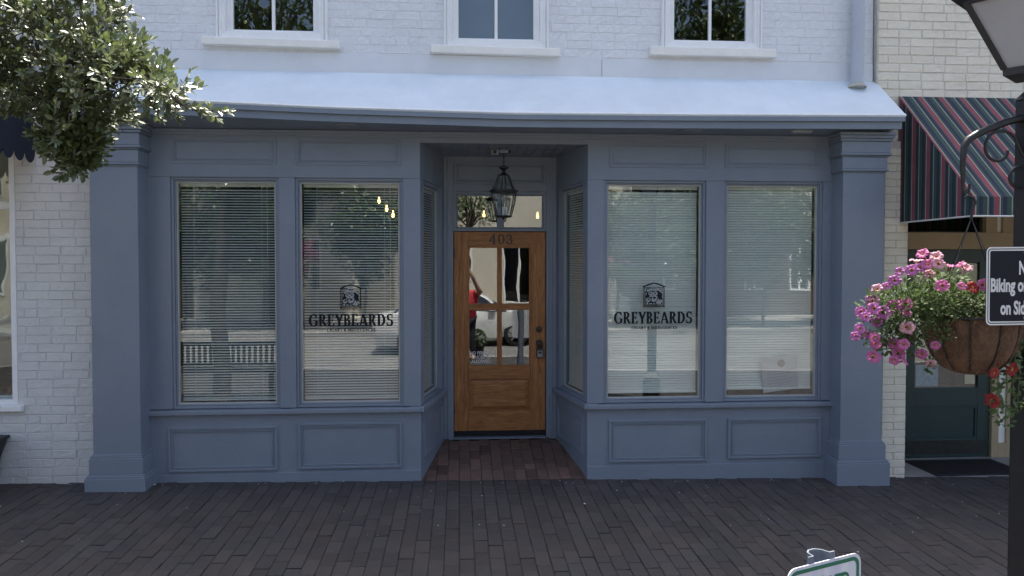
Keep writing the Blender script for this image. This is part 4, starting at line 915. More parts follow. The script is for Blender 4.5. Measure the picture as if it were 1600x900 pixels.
# ------------------------------------------------------------------ street lamp, signs, flower basket
PX, PY = 2.618, -3.28
lamp = thing('street_lamp', (PX, PY, zg(PX, PY)), 'black street lamp post with tapered frosted lantern, cut off by the right edge', 'street lamp')
Rz = lambda a: Matrix.Translation((PX, PY, 0)) @ Matrix.Rotation(R(a), 4, 'Z')
b = MB(Rz(20)); zb = zg(PX, PY); b.box(-.058, .058, -.058, .058, zb+.5, 2.655); b.box(-.11, .11, -.11, .11, zb-.02, zb+.45)
b.hexa([(-.11,-.11,zb+.45),(.11,-.11,zb+.45),(.11,.11,zb+.45),(-.11,.11,zb+.45),(-.058,-.058,zb+.52),(.058,-.058,zb+.52),(.058,.058,zb+.52),(-.058,.058,zb+.52)]); b.build('post', BLACK, lamp, bevel=.006)
b = MB(Rz(20)); b.hexa([(-.062,-.062,2.6555),(.062,-.062,2.6555),(.062,.062,2.6555),(-.062,.062,2.6555),(-.03,-.03,2.70),(.03,-.03,2.70),(.03,.03,2.70),(-.03,.03,2.70)]); b.lathe([(.022, 2.69), (.022, 2.735)], (0, 0, 0), 12); b.build('neck', BLACK, lamp)
ROT = Rz(38); LB0, LT0, HB, HT = 2.775, 3.10, .105, .225
b = MB(ROT); b.hexa([(-HB,-HB,LB0-.012),(HB,-HB,LB0-.012),(HB,HB,LB0-.012),(-HB,HB,LB0-.012),(-HB-.003,-HB-.003,LB0+.02),(HB+.003,-HB-.003,LB0+.02),(HB+.003,HB+.003,LB0+.02),(-HB-.003,HB+.003,LB0+.02)])
for sx, sy in ((1,1),(1,-1),(-1,1),(-1,-1)): b.tube([(sx*(HB-.004), sy*(HB-.004), LB0+.02), (sx*HT, sy*HT, LT0)], .017, 4)
for k in range(4):
    a = math.pi/2*k; c, s = round(math.cos(a)), round(math.sin(a)); P = lambda u, v, z: (c*u-s*v, s*u+c*v, z)
    b.tube([P(-HT, -HT, LT0), P(HT, -HT, LT0)], .016, 4)
b.build('lantern_frame', BLACK, lamp)
for k in range(4):
    a = math.pi/2*k; c, s = round(math.cos(a)), round(math.sin(a)); P = lambda u, v, z: (c*u-s*v, s*u+c*v, z)
    p = MB(ROT); p.hexa([P(-HB+.008,-HB+.004,LB0+.02),P(HB-.008,-HB+.004,LB0+.02),P(HB-.008,-HB+.008,LB0+.02),P(-HB+.008,-HB+.008,LB0+.02),P(-HT+.008,-HT+.004,LT0),P(HT-.008,-HT+.004,LT0),P(HT-.008,-HT+.008,LT0),P(-HT+.008,-HT+.008,LT0)]); p.build('lantern_pane', OPAL, lamp)
b = MB(ROT); e = HT+.05; b.hexa([(-e,-e,LT0+.012),(e,-e,LT0+.012),(e,e,LT0+.012),(-e,e,LT0+.012),(-.06,-.06,LT0+.20),(.06,-.06,LT0+.20),(.06,.06,LT0+.20),(-.06,.06,LT0+.20)]); b.lathe([(.05, LT0+.20), (.06, LT0+.24), (.03, LT0+.28), (.012, LT0+.36)], (0,0,0), 12); b.build('lantern_roof', BLACK, lamp)
def arcp(cx, cz, r0, r1, a0, a1, n, y=PY): return [(cx+(r0+(r1-r0)*i/n)*math.cos(R(a0+(a1-a0)*i/n)), y, cz+(r0+(r1-r0)*i/n)*math.sin(R(a0+(a1-a0)*i/n))) for i in range(n+1)]
b = MB(); b.tube([(2.56, PY, 2.572), (2.48, PY, 2.553), (2.40, PY, 2.523), (2.33, PY, 2.492), (2.295, PY, 2.47), (2.277, PY, 2.435), (2.272, PY, 2.36), (2.276, PY, 2.25), (2.282, PY, 2.222), (2.292, PY, 2.212), (2.303, PY, 2.222), (2.306, PY, 2.27)], [.017, .017, .017, .017, .017, .016, .012, .008, .007, .007, .006, .006], 10)
arm = b.build('bracket_arm', BLACK, lamp, smooth=True)
b = MB(); b.tube([(2.56, PY, 2.40)] + arcp(2.455, 2.42, .085, .045, 20, 360, 22)[0:1] + arcp(2.445, 2.43, .09, .040, 35, 350, 24), .0075, 8); b.build('scroll', BLACK, arm, smooth=True)
b = MB(); b.tube(arcp(2.545, 2.30, .05, .045, 90, 270, 14), .008, 8); b.build('scroll', BLACK, arm, smooth=True)

# black notice on the lamp post
SYs = -3.50
ns = thing('bicycle_notice_sign', (PX, SYs, 1.6), 'black rectangular sign with white border forbidding biking, fixed to the lamp post', 'sign')
def rrect(x0, x1, z0, z1, r, n=6):
    pts = []
    for cx, cz, a0 in ((x1-r, z0+r, -90), (x1-r, z1-r, 0), (x0+r, z1-r, 90), (x0+r, z0+r, 180)):
        for i in range(n+1): a = R(a0+90*i/n); pts.append((cx+r*math.cos(a), cz+r*math.sin(a)))
    return pts
def band(mb, o, i, y0, y1):
    n = len(o)
    for k in range(n):
        a, b_, c, d = o[k], o[(k+1)%n], i[(k+1)%n], i[k]
        mb.hexa([(a[0],y0,a[1]),(b_[0],y0,b_[1]),(c[0],y0,c[1]),(d[0],y0,d[1]),(a[0],y1,a[1]),(b_[0],y1,b_[1]),(c[0],y1,c[1]),(d[0],y1,d[1])])
kx0, kx1, kz0, kz1 = 2.228, 2.578, 1.650, 1.983
Mt = Matrix.Translation((2.403, SYs, 1.81)) @ Matrix.Rotation(R(-.4), 4, 'Y') @ Matrix.Translation((-2.403, -SYs, -1.81))
b = MB(Mt); b.prism(rrect(kx0, kx1, kz0, kz1, .022), lambda u, v: (u, SYs, v), lambda u, v: (u, SYs+.003, v)); b.build('plate', SIGNK, ns)
b = MB(Mt); band(b, rrect(kx0+.0005, kx1-.0005, kz0+.0005, kz1-.0005, .022), rrect(kx0+.007, kx1-.007, kz0+.007, kz1-.007, .016), SYs-.0012, SYs-.0002); band(b, rrect(kx0+.011, kx1-.011, kz0+.011, kz1-.011, .013), rrect(kx0+.0165, kx1-.0165, kz0+.0165, kz1-.0165, .009), SYs-.0012, SYs-.0002); b.build('border', WHITEV, ns)
for txt, z, wd in (('No', 1.867, .054), ('Biking or Skating', 1.794, .308), ('on Sidewalk', 1.697, .221)):
    sans(txt, 'sign_lettering', WHITEV, ns, Mt @ Matrix.Translation((2.401, SYs-.0012, z)) @ UP, .079, width=wd, bold=.0026, align='CENTER')
for z in (kz1-.026, kz0+.03): MB(Mt).lathe([(.007, 0), (.007, -.003), (.003, -.005)], (2.401, SYs, z), 10, axis='y').build('bolt', STEEL, ns)
MB().hexa([(2.38,SYs+.004,1.72),(2.42,SYs+.004,1.72),(2.60,PY-.03,1.72),(2.55,PY-.03,1.72),(2.38,SYs+.004,1.90),(2.42,SYs+.004,1.90),(2.60,PY-.03,1.90),(2.55,PY-.03,1.90)]).build('bracket', BLACK, ns)

# reserved parking sign low in front
rs = thing('reserved_sign', (1.060, -4.376, zg(1.08, -4.376)), 'white sign with green border and lettering on a steel post at the bottom edge', 'sign', local=True, rot=(0, 0, R(22.1)))
zt = 1.045-zg(1.08, -4.376)
b = MB(); b.prism(rrect(-.152, .152, zt-.457, zt, .032), lambda u, v: (u, -.03, v), lambda u, v: (u, -.027, v)); b.build('plate', SIGNW, rs)
b = MB(); band(b, rrect(-.143, .143, zt-.448, zt-.009, .027), rrect(-.132, .132, zt-.437, zt-.020, .018), -.0312, -.0303); b.build('border', SIGNG, rs)
sans('RESERVED', 'sign_lettering', SIGNG, rs, Matrix.Translation((0, -.0312, zt-.092)) @ UP, .062, xs=.72, bold=.0022, align='CENTER')
sans('PARKING', 'sign_lettering', SIGNG, rs, Matrix.Translation((0, -.0312, zt-.162)) @ UP, .062, xs=.80, bold=.0022, align='CENTER')
b = MB(); b.prism([(-.075,-.026),(-.045,-.026),(-.036,.0),(-.015,.012),(.015,.012),(.036,.0),(.045,-.026),(.075,-.026),(.075,-.022),(.049,-.022),(.040,.004),(.017,.0165),(-.017,.0165),(-.040,.004),(-.049,-.022),(-.075,-.022)], lambda u, v: (u*.72-.01, v, -.05), lambda u, v: (u*.72-.01, v, zt+.020)); b.build('channel_post', STEEL, rs)
for z in (zt-.05, zt-.40): MB().lathe([(.008, 0), (.008, -.004), (.003, -.006)], (-.01, -.03, z), 10, axis='y').build('bolt', STEEL, rs)

# hanging basket of petunias
HX, HY, HZ, HR = 2.323, PY, 1.672, .205
hb = thing('hanging_flower_basket', (HX, HY, 1.41), 'coir-lined hanging basket spilling pink petunias, hung from the lamp post bracket', 'flower basket')
b = MB(); prof = []; nn = 80
vs = []; rows = [(1.0, 0), (.985, -.04), (.95, -.09), (.88, -.14), (.76, -.19), (.56, -.235), (.3, -.258), (.02, -.265)]
for q, h in rows:
    for k in range(nn):
        a = 2*math.pi*k/nn; wob = 1-.075*abs(math.sin(a*5))**5*min(1, 4*q)+random.uniform(-.014, .014)
        vs.append((HX+HR*q*wob*math.cos(a), HY+HR*q*wob*math.sin(a), HZ+h+random.uniform(-.003, .003)+(.010*math.sin(a*9) if h == 0 else 0)))
fs = [(i*nn+k, i*nn+(k+1)%nn, (i+1)*nn+(k+1)%nn, (i+1)*nn+k) for i in range(len(rows)-1) for k in range(nn)]+[list(range((len(rows)-1)*nn, len(rows)*nn))]
b.add(vs, fs); b.build('coir_liner', COIR, hb, smooth=True)
for k in range(10):
    a = 2*math.pi*(k+.5)/10; c, s = math.cos(a), math.sin(a)
    MB().tube([(HX+(HR*q*.945+.001)*c, HY+(HR*q*.945+.001)*s, HZ+h*(.97 if q < .5 else 1)) for q, h in rows], .0035, 6).build('basket_rib', BLACK, hb, smooth=True)
fb = MB(); rq = random.Random(12)
for k in range(260):
    a = rq.uniform(3.0, 6.5); t = rq.uniform(0, .95); i0 = min(int(t*6), 5); f = t*6-i0; q = rows[i0][0]*(1-f)+rows[i0+1][0]*f; h = rows[i0][1]*(1-f)+rows[i0+1][1]*f
    da, dh = rq.uniform(-.16, .16), rq.uniform(-.03, .03); P_ = lambda a_, h_, o_: (HX+(HR*q+o_)*math.cos(a_), HY+(HR*q+o_)*math.sin(a_), HZ+h+h_)
    fb.tube([P_(a, 0, -.003), P_(a+da*.5, dh*.3+rq.uniform(-.006, .006), rq.uniform(.001, .005)), P_(a+da, dh, rq.uniform(-.002, .004))], .0008, 3, cap=False)
o = fb.build('coir_fibres', mat('pale_coir_fibre', (.26, .15, .085), (.16, .09, .05), rough=.9, scale=60), hb); o['kind'] = 'stuff'
b = MB(); b.tube([(HX+(HR+.004)*math.cos(t), HY+(HR+.004)*math.sin(t), HZ) for t in [2*math.pi*i/40 for i in range(41)]], .004, 6, cap=False); b.build('rim_ring', BLACK, hb, smooth=True)
b = MB(); b.lathe([(.19, 0), (.01, .03)], (HX, HY, HZ-.03), 24); b.build('potting_soil', EARTH, hb)
top = Vector((2.317, PY, 2.115))
for k in range(4):
    a = 2*math.pi*k/4+.25; MB().tube([top, (HX+HR*math.cos(a), HY+HR*math.sin(a), HZ)], .0022, 6).build('hanger_wire', BLACK, hb)
b = MB(); b.tube([(2.276, PY-.012, 2.205), (2.284, PY-.012, 2.216), (2.30, PY-.012, 2.214), (2.322, PY-.008, 2.206), (2.332, PY-.004, 2.185), (2.322, PY, 2.155), (2.316, PY, 2.11)], .006, 8); b.build('hook', BLACK, hb, smooth=True)
def leaf_quad(mb, c, d, n, L, w, mi=0):
    """one leaf: a folded, pointed blade of four faces"""
    d = d.normalized(); s = d.cross(n)
    s = s.normalized() if s.length > 1e-5 else d.orthogonal().normalized(); n = s.cross(d)
    mb.add([c, c+d*L*.38+s*w*.5+n*w*.12, c+d*L*.72+s*w*.42+n*w*.10, c+d*L, c+d*L*.72-s*w*.42+n*w*.10, c+d*L*.38-s*w*.5+n*w*.12, c+d*L*.4, c+d*L*.72],
           [(0,1,6),(1,2,7,6),(2,3,7),(0,6,5),(6,7,4,5),(7,3,4)], mi)
def rvec(rn): 
    while True:
        v = Vector((rn.uniform(-1,1), rn.uniform(-1,1), rn.uniform(-1,1)))
        if .01 < v.length < 1: return v
rf = random.Random(77); fo = MB(); st = MB()
blobs = [(2.16,-3.33,1.74,.19,.15,.085,1000), (2.34,-3.28,1.74,.19,.16,.07,620), (1.96,-3.36,1.72,.14,.11,.11,700), (1.87,-3.39,1.64,.13,.08,.11,420), (1.93,-3.38,1.56,.11,.07,.06,260), (2.08,-3.42,1.60,.05,.03,.05,60), (1.80,-3.40,1.73,.08,.07,.06,150), (2.12,-3.34,1.84,.14,.08,.05,180), (2.02,-3.44,1.47,.012,.01,.03,26)]
for bx, by, bz, rx, ry, rz, n in blobs:
    for k in range(n):
        v = rvec(rf); c = Vector((bx+v.x*rx, by+v.y*ry, bz+v.z*rz)); d = (v+Vector((0, 0, .25))+rvec(rf)*.8); nrm = Vector((rf.uniform(-.6,.6), rf.uniform(-.8,.2), 1))
        leaf_quad(fo, c, d, nrm, rf.uniform(.016, .034), rf.uniform(.008, .015))
for k in range(90):     # trailing stems
    x = rf.uniform(1.78, 2.3); z = rf.uniform(1.55, 1.8); s0 = Vector((rf.uniform(2.05, 2.45), HY-.05, HZ+rf.uniform(0, .06))); e0 = Vector((x, HY-rf.uniform(.02, .14), z))
    st.tube([s0, (s0+e0)/2+Vector((0, -.02, .05)), e0], .0016, 4)
for p in [(2.42, -3.40, 1.50), (2.36, -3.40, 1.36), (2.45, -3.38, 1.40), (2.40, -3.40, 1.25), (2.46, -3.38, 1.55), (2.48, -3.37, 1.30)]:
    for k in range(26):
        v = rvec(rf); c = Vector(p)+Vector((v.x*.05, v.y*.04, v.z*.075)); leaf_quad(fo, c, rvec(rf)+Vector((0,0,-.3)), Vector((rf.uniform(-.5,.5), -.6, .8)), rf.uniform(.026, .042), rf.uniform(.013, .02))
    st.tube([(2.40, -3.38, 1.66), (p[0]+.01, p[1], p[2]+.12), (p[0], p[1], p[2]-.06)], .002, 4)
o = fo.build('foliage', LEAFY, hb); o['kind'] = 'stuff'; o = st.build('trailing_stems', STEM, hb); o['kind'] = 'stuff'
def flower_mesh(key, seed, r=.029):
    rn_ = random.Random(seed); mb = MB(); n = 40; rings = [(.10, -.016), (.27, -.003), (.45, .002), (.75, .004), (1.0, .0)]
    vs = []
    for q, h in rings:
        for k in range(n):
            a = 2*math.pi*k/n; lobe = 1-.13*q*(1-abs(math.cos(2.5*a)))**1.5; ruf = .0035*q*q*math.sin(a*10+1)+.002*q*math.cos(5*a)
            vs.append((r*q*lobe*math.cos(a), r*q*lobe*math.sin(a), h+ruf+rn_.uniform(-.0006, .0006)))
    b0 = len(rings); fs = []; mi = []
    for i in range(b0-1):
        for k in range(n): fs.append((i*n+k, i*n+(k+1)%n, (i+1)*n+(k+1)%n, (i+1)*n+k)); mi.append(1 if i < 1 else 0)
    fs.append(list(range(n))); mi.append(1)
    # tube behind
    c = len(vs); vs += [(.10*r*math.cos(2*math.pi*k/8), .10*r*math.sin(2*math.pi*k/8), -.035) for k in range(8)] + [(.2*r*math.cos(2*math.pi*k/8), .2*r*math.sin(2*math.pi*k/8), -.008) for k in range(8)]
    for k in range(8): fs.append((c+k, c+(k+1)%8, c+8+(k+1)%8, c+8+k)); mi.append(0)
    mb.add(vs, fs); mb.mi = mi; me = mb.mesh('flower'); me.materials.append(PETALS[key]); me.materials.append(THROAT); me.polygons.foreach_set('use_smooth', [True]*len(me.polygons)); return me
FM = {k: [flower_mesh(k, 9+i) for i in range(2)] for k in PETALS}
FL=[(2.036,-3.359,1.955,'p'),(2.074,-3.399,1.944,'l'),(2.041,-3.311,1.924,'l'),(2.047,-3.384,1.910,'p'),(2.079,-3.410,1.911,'l'),(2.195,-3.310,1.901,'p'),(2.249,-3.305,1.906,'p'),(2.292,-3.290,1.894,'l'),(1.938,-3.350,1.877,'v'),(1.987,-3.363,1.882,'v'),(2.023,-3.369,1.895,'v'),(1.881,-3.408,1.839,'v'),(1.851,-3.397,1.813,'v'),(1.811,-3.391,1.802,'l'),(2.065,-3.366,1.865,'l'),(2.052,-3.473,1.818,'p'),(2.148,-3.463,1.815,'p'),(2.198,-3.461,1.809,'r'),(2.247,-3.460,1.820,'p'),(1.787,-3.399,1.750,'v'),(1.930,-3.411,1.736,'p'),(1.916,-3.443,1.699,'p'),(1.804,-3.453,1.704,'v'),(1.754,-3.465,1.721,'v'),(1.717,-3.468,1.686,'v'),(1.814,-3.389,1.657,'v'),(1.712,-3.441,1.706,'v'),(1.704,-3.447,1.635,'v'),(1.696,-3.431,1.601,'v'),(1.766,-3.398,1.605,'v'),(1.910,-3.457,1.638,'l'),(1.954,-3.409,1.603,'p'),(1.757,-3.473,1.599,'p'),(1.764,-3.467,1.569,'p'),(1.775,-3.435,1.512,'p'),(1.869,-3.430,1.567,'p'),(1.886,-3.471,1.568,'p'),(1.885,-3.437,1.526,'p'),(1.892,-3.468,1.499,'p'),(1.848,-3.465,1.499,'p'),(2.027,-3.471,1.562,'p'),(1.979,-3.451,1.523,'p'),(2.028,-3.440,1.480,'l'),(1.871,-3.423,1.729,'p'),(2.364,-3.411,1.487,'r'),(2.302,-3.461,1.439,'r'),(2.414,-3.424,1.448,'r'),(2.321,-3.425,1.313,'r')]
camp = Vector((0, -6.48, 1.93))
for k, (x, y, z, key) in enumerate(FL):
    c = Vector((x, y, z)); d = (camp-c).normalized(); out = (c-Vector((2.1, -3.2, 1.65))).normalized()
    dirn = (d*.8+out*.6+rvec(rf)*(.5 if rf.random() < .6 else 1.5)+Vector((0, 0, .15))).normalized(); q = dirn.to_track_quat('Z', 'Y').to_euler()
    s = rf.uniform(.70, 1.14) * (1.2 if key == 'r' else 1)
    piece('flower', rf.choice(FM[key]), hb, c, (s, s*rf.uniform(.85, 1), s), tuple(q))

# ------------------------------------------------------------------ the small-leaved street tree at the left
rt = random.Random(3); TX, TY = -2.95, -2.75
tree = thing('evergreen_street_tree', (TX, TY, zg(TX, TY)), 'glossy small-leaved evergreen tree reaching in from the upper left corner', 'tree')
b = MB(); b.tube([(TX, TY, -.05), (TX+.03, TY, .6), (TX-.02, TY+.02, 1.3), (TX+.05, TY, 2.0), (TX+.12, TY+.03, 2.7), (TX+.18, TY, 3.5), (TX+.16, TY, 4.3)], [.12, .10, .095, .085, .07, .05, .02], 12); b.build('trunk', BARK, tree, smooth=True)
OUTL = [(-2.746, 3.579), (-1.637, 3.615), (-1.611, 3.234), (-1.572, 3.075), (-1.505, 2.932), (-1.396, 2.854), (-1.255, 2.753), (-1.23, 2.679), (-1.351, 2.622), (-1.492, 2.685), (-1.618, 2.657), (-1.743, 2.639), (-1.791, 2.543), (-1.824, 2.391), (-1.912, 2.317), (-2.017, 2.38), (-2.045, 2.508), (-2.099, 2.587), (-2.19, 2.649), (-2.312, 2.695), (-2.765, 2.673)]
def inside(x, z):
    c = False; n = len(OUTL)
    for i in range(n):
        (x0, z0), (x1, z1) = OUTL[i], OUTL[i-1]
        if (z0 > z) != (z1 > z) and x < (x1-x0)*(z-z0)/(z1-z0)+x0: c = not c
    return c
SP = [[(TX+.12,TY+.03,2.70),(-2.3,-2.66,2.98),(-1.85,-2.60,2.90),(-1.55,-2.60,2.80),(-1.36,-2.60,2.69)], [(TX+.14,TY+.03,2.9),(-2.35,-2.66,3.22),(-2.0,-2.62,3.36),(-1.86,-2.62,3.45)], [(-2.3,-2.66,2.97),(-2.08,-2.62,2.76),(-1.96,-2.62,2.60),(-1.92,-2.62,2.42)],
      [(TX+.18,TY,3.3),(-2.5,-2.7,3.6),(-2.2,-2.7,3.8)], [(TX+.12,TY,2.9),(-3.3,-2.9,3.2),(-3.6,-3.0,3.4)], [(TX+.15,TY,3.1),(-3.0,-3.15,3.4),(-2.9,-3.3,3.7)]]
br = MB(); cr = MB(); tw = MB(); spn = []
for pth in SP:
    br.tube(pth, [.018-.014*i/(len(pth)-1) for i in range(len(pth))], 8)
    for p, q in zip(pth, pth[1:]):
        for i in range(6): spn.append(Vector(p).lerp(Vector(q), i/6))
cl = []
while len(cl) < 400:
    x, z = rt.uniform(-2.75, -1.2), rt.uniform(2.34, 3.36)
    if inside(x+.10, z) and inside(x, z-.05) and inside(x-.03, z+.04): cl.append((Vector((x, -2.6+rt.gauss(0, .15), z)), rt.uniform(.035, .075)))
for k in range(46): v = rvec(rt); cl.append((Vector((-1.935+v.x*.085, -2.62+v.y*.07, 2.50+v.z*.13)), rt.uniform(.03, .05)))
for k in range(60): v = rvec(rt); cl.append((Vector((-3.15+v.x*.5, -3.05+v.y*.4, 3.3+v.z*.4)), rt.uniform(.06, .11)))
for c, r in cl:
    h = min(spn, key=lambda q: (q-c).length); tw.tube([h, h.lerp(c, .55)+Vector((0, 0, .02)), c], [.0045, .003, .0016], 4)
    for k in range(rt.randint(3, 6)):
        v = rvec(rt); p = c+v*r*.6; d = (v*.6+(c-h).normalized()*.5+rvec(rt)*.5+Vector((.15, 0, .12))).normalized(); ln_ = rt.uniform(.05, .12); nl = rt.randint(6, 11); s1 = d.orthogonal().normalized()
        for i in range(nl):
            t = i/nl; a = i*2.4+rt.random(); s = (s1*math.cos(a)+d.cross(s1)*math.sin(a)); ld = (d*(.45+.5*t)+s*(.9-.5*t)+Vector((0, 0, .05)))
            nrm = Vector((.50, -.42, .74)) + rvec(rt)*(.36 if rt.random() < .68 else 1.3); L = rt.uniform(.026, .056)*(1 if t > .1 else .75)
            leaf_quad(cr, p+d*ln_*t, ld, nrm, L, L*rt.uniform(.38, .52))
        tw.tube([c, p, p+d*ln_], [.002, .0016, .0008], 3)
b = br.build('limbs', BARK, tree, smooth=True); b['kind'] = 'stuff'
o = cr.build('crown', LEAF, tree); o['kind'] = 'stuff'; o = tw.build('twigs', BARK, tree); o['kind'] = 'stuff'
tw2 = MB()
for k in range(26):
    s0 = Vector((-2.05+rt.uniform(-.06, .1), -2.6, 2.62+rt.uniform(-.06, .1))); tw2.tube([s0, s0+Vector((rt.uniform(0, .08), rt.uniform(-.04, .04), rt.uniform(-.08, .02))), s0+Vector((rt.uniform(.05, .2), rt.uniform(-.06, .06), rt.uniform(-.12, .06)))], [.006, .004, .002], 5)
o = tw2.build('bare_twigs', BARK, tree); o['kind'] = 'stuff'

# ------------------------------------------------------------------ the street behind the viewer (seen mirrored in the glass)
def street_tree(x, y, h, r, label, seed, n=2600, leafm=LEAFD, zc=None, squash=1.0, group='trees across the street', leaf=.16, nc=16):
    rr = random.Random(seed); t = thing('street_tree', (x, y, ROAD_Z+.13), label, 'tree', group)
    z0 = ROAD_Z+.1; zc = zc or h-r*.8
    b = MB(); b.tube([(x, y, z0), (x+.05, y, z0+(zc-z0)*.4), (x-.04, y, zc-r*.3), (x+.1, y, zc+r*.4)], [.011*h, .010*h, .008*h, .02], 10); b.build('trunk', BARK, t, smooth=True)
    lm = MB(); cl = []
    for k in range(nc):
        v = rvec(rr); v = v.normalized()*rr.uniform(.3, .85); c = Vector((x+v.x*r, y+v.y*r, zc+v.z*r*squash)); cl.append((c, r*rr.uniform(.22, .36))); lm.tube([(x, y, zc-r*.45), ((x+c.x)/2, (y+c.y)/2, (zc-r*.2+c.z)/2), c], [.09*r*.3, .06*r*.3, .02], 6)
    lm.build('limbs', BARK, t, smooth=True)['kind'] = 'stuff'
    cr = MB()
    for k in range(n):
        c, q = rr.choice(cl); v = rvec(rr); leaf_quad(cr, c+v.normalized()*(v.length**.6)*q, rvec(rr), Vector((rr.uniform(-.5,.5), rr.uniform(-.5,.5), 1)), rr.uniform(.7, 1.3)*leaf, rr.uniform(.4, .8)*leaf)
    cr.build('crown', leafm, t)['kind'] = 'stuff'
street_tree(-6.0, -17.4, 12.5, 4.0, 'tall broad tree across the street, mirrored in the upper left window', 1, 12000, zc=8.2, squash=1.15, nc=56, leaf=.17)
street_tree(8.6, -17.4, 12.0, 3.8, 'tall broad tree across the street, mirrored in the upper right window', 2, 12000, zc=8.4, squash=1.15, nc=56, leaf=.17)
for k, (tx_, ty_, tr_, lab) in enumerate(((-8.3, -16.4, 2.2, 'leftmost of the low leafy trees across the street'), (-5.9, -16.1, 1.9, 'low leafy tree across the street, mirrored in the leftmost window'), (-2.9, -16.3, 1.6, 'low leafy tree across the street, mirrored in the lettered left window'),
        (4.9, -16.2, 1.8, 'low leafy tree across the street, mirrored at the left of the lettered right window'), (7.2, -16.5, 2.1, 'low leafy tree across the street, mirrored at the right of the lettered right window'), (9.6, -16.2, 2.1, 'low leafy tree across the street, mirrored in the rightmost shop window'), (12.0, -16.4, 2.1, 'rightmost of the low leafy trees across the street'))):
    street_tree(tx_, ty_, 4.6, tr_, lab, 20+k, 5600, zc=2.75, squash=1.0, nc=34, leaf=.15)
street_tree(-14.5, -16.5, 11, 3.8, 'green tree far along the opposite pavement, mirrored at the far left', 5, 2600)
street_tree(.3, -15.7, 4.2, 1.15, 'young green tree across the street, mirrored in the transom and door', 7, 1100, zc=3.5, leaf=.11)
street_tree(-4.9, -15.6, 2.7, .8, 'small pink-blossomed tree across the street, mirrored in the left windows', 6, 900, leafm=MYRTLE, leaf=.09)
def far_building(x0, x1, h, m, label, cols, nwin, seed, fr=(.27, .73), z1=2.7, z0_=.75):
    t = thing('facing_building', ((x0+x1)/2, -21, ROAD_Z+.1), label, 'building', 'buildings across the street')
    y = -20.6; z0 = ROAD_Z
    wn_ = []; w = (x1-x0)/nwin
    for k in range(nwin):
        for zz0, zz1 in ((z0_, z1), (4.1, 5.9)):
            if zz1 < h-.3: wn_.append((x0+w*(k+fr[0]), x0+w*(k+fr[1]), zz0, zz1))
    b = MB()
    for r in wall_rects(x0, x1, z0, h, wn_): b.box(r[0], r[1], y-.3, y, r[2], r[3])
    b.box(x0, x1, y-8, y-7.7, z0, h).box(x0, x0+.3, y-7.7, y-.3, z0, h).box(x1-.3, x1, y-7.7, y-.3, z0, h)
    b.build('wall', m, t); MB().box(x0-.15, x1+.15, y-8.1, y+.25, h, h+.3).build('roof', CONC, t); MB().box(x0+.3, x1-.3, y-3, y-2.9, z0, h).build('inner_wall', ROOMW, t)
    for a, b_, c, d in wn_:
        f = MB(); f.frame(a, b_, c, d, .07, y-.12, y+.03); f.box((a+b_)/2-.03, (a+b_)/2+.03, y-.1, y, c+.07, d-.07); o = f.build('window', SASHW, t); MB().box(a+.07, b_-.07, y-.08, y-.07, c+.07, d-.07).build('pane', GLASSU, o)
    for k in range(cols):
        cx = x0+(x1-x0)*(k+.5)/cols; b = MB(); b.lathe([(.34, z0), (.34, z0+.25), (.27, z0+.3), (.24, h-1.0), (.30, h-.9), (.34, h-.7)], (cx, y+1.4, 0), 18); b.build('column', mat('column_%d_%d' % (seed, k), (.66, .61, .50), rough=.8, scale=2), t, smooth=True)
    if cols: MB().box(x0-.1, x1+.1, y+.9, y+1.9, h-.7, h-.2).build('entablature', m, t); MB().box(x0-.1, x1+.1, y-.1, y+2.0, h-.2, h-.02).build('porch_roof', CONC, t)
far_building(-9.5, -1.2, 6.6, BONE, 'cream building with a row of round columns across the street', 5, 5, 1)
far_building(-1.0, 6.4, 5.6, mat('pale_stone', (.66, .62, .53), (.58, .54, .45), rough=.8, scale=1), 'pale rendered shop building across the street, mirrored in the door', 0, 3, 2, fr=(.10, .62), z1=2.6, z0_=.2)
far_building(6.8, 15.5, 7.4, REDBR, 'dull brown brick building across the street, mirrored in the right windows', 0, 5, 3)
far_building(-19, -10, 7.0, BONE, 'cream rendered building far left across the street', 0, 5, 4)
# yellow hydrant
hy = thing('fire_hydrant', (-5.1, -15.6, ROAD_Z+.13), 'yellow fire hydrant across the street, mirrored in the leftmost window', 'hydrant')
b = MB(); b.lathe([(.16, 0), (.16, .04), (.11, .06), (.11, .48), (.14, .50), (.14, .54), (.12, .58), (.09, .66), (.04, .71), (.03, .76)], (-5.1, -15.6, ROAD_Z+.13), 18); b.build('barrel', YELLOW, hy, smooth=True)
for s in (-1, 1): MB().lathe([(.06, s*.10), (.06, s*.18), (.03, s*.20)], (-5.1, -15.6, ROAD_Z+.53), 12, axis='x').build('nozzle', YELLOW, hy, smooth=True)
# slatted bench on the near pavement
bz = zg(-3.4, -4.4)
bn = thing('slatted_bench', (-3.3, -4.0, bz), 'dark slatted bench on the brick sidewalk, mirrored in the leftmost window', 'bench')
for k in range(5): MB().box(-4.1, -2.5, -4.22+.09*k, -4.15+.09*k, bz+.43, bz+.455).build('seat_slat', BENCHM, bn)
for k in range(20): MB().box(-4.06+.079*k, -4.02+.079*k, -4.30, -4.275, bz+.50, bz+.74).build('back_slat', BENCHM, bn)
MB().box(-4.1, -2.5, -4.31, -4.265, bz+.742, bz+.80).build('top_rail', BENCHM, bn); MB().box(-4.1, -2.5, -4.31, -4.265, bz+.456, bz+.498).build('lower_rail', BENCHM, bn)
for x in (-4.05, -3.3, -2.6):
    MB().box(x-.03, x+.03, -4.26, -4.21, bz-.01, bz+.428).build('leg', BLACK, bn); MB().box(x-.03, x+.03, -3.87, -3.82, bz-.01, bz+.428).build('leg', BLACK, bn)
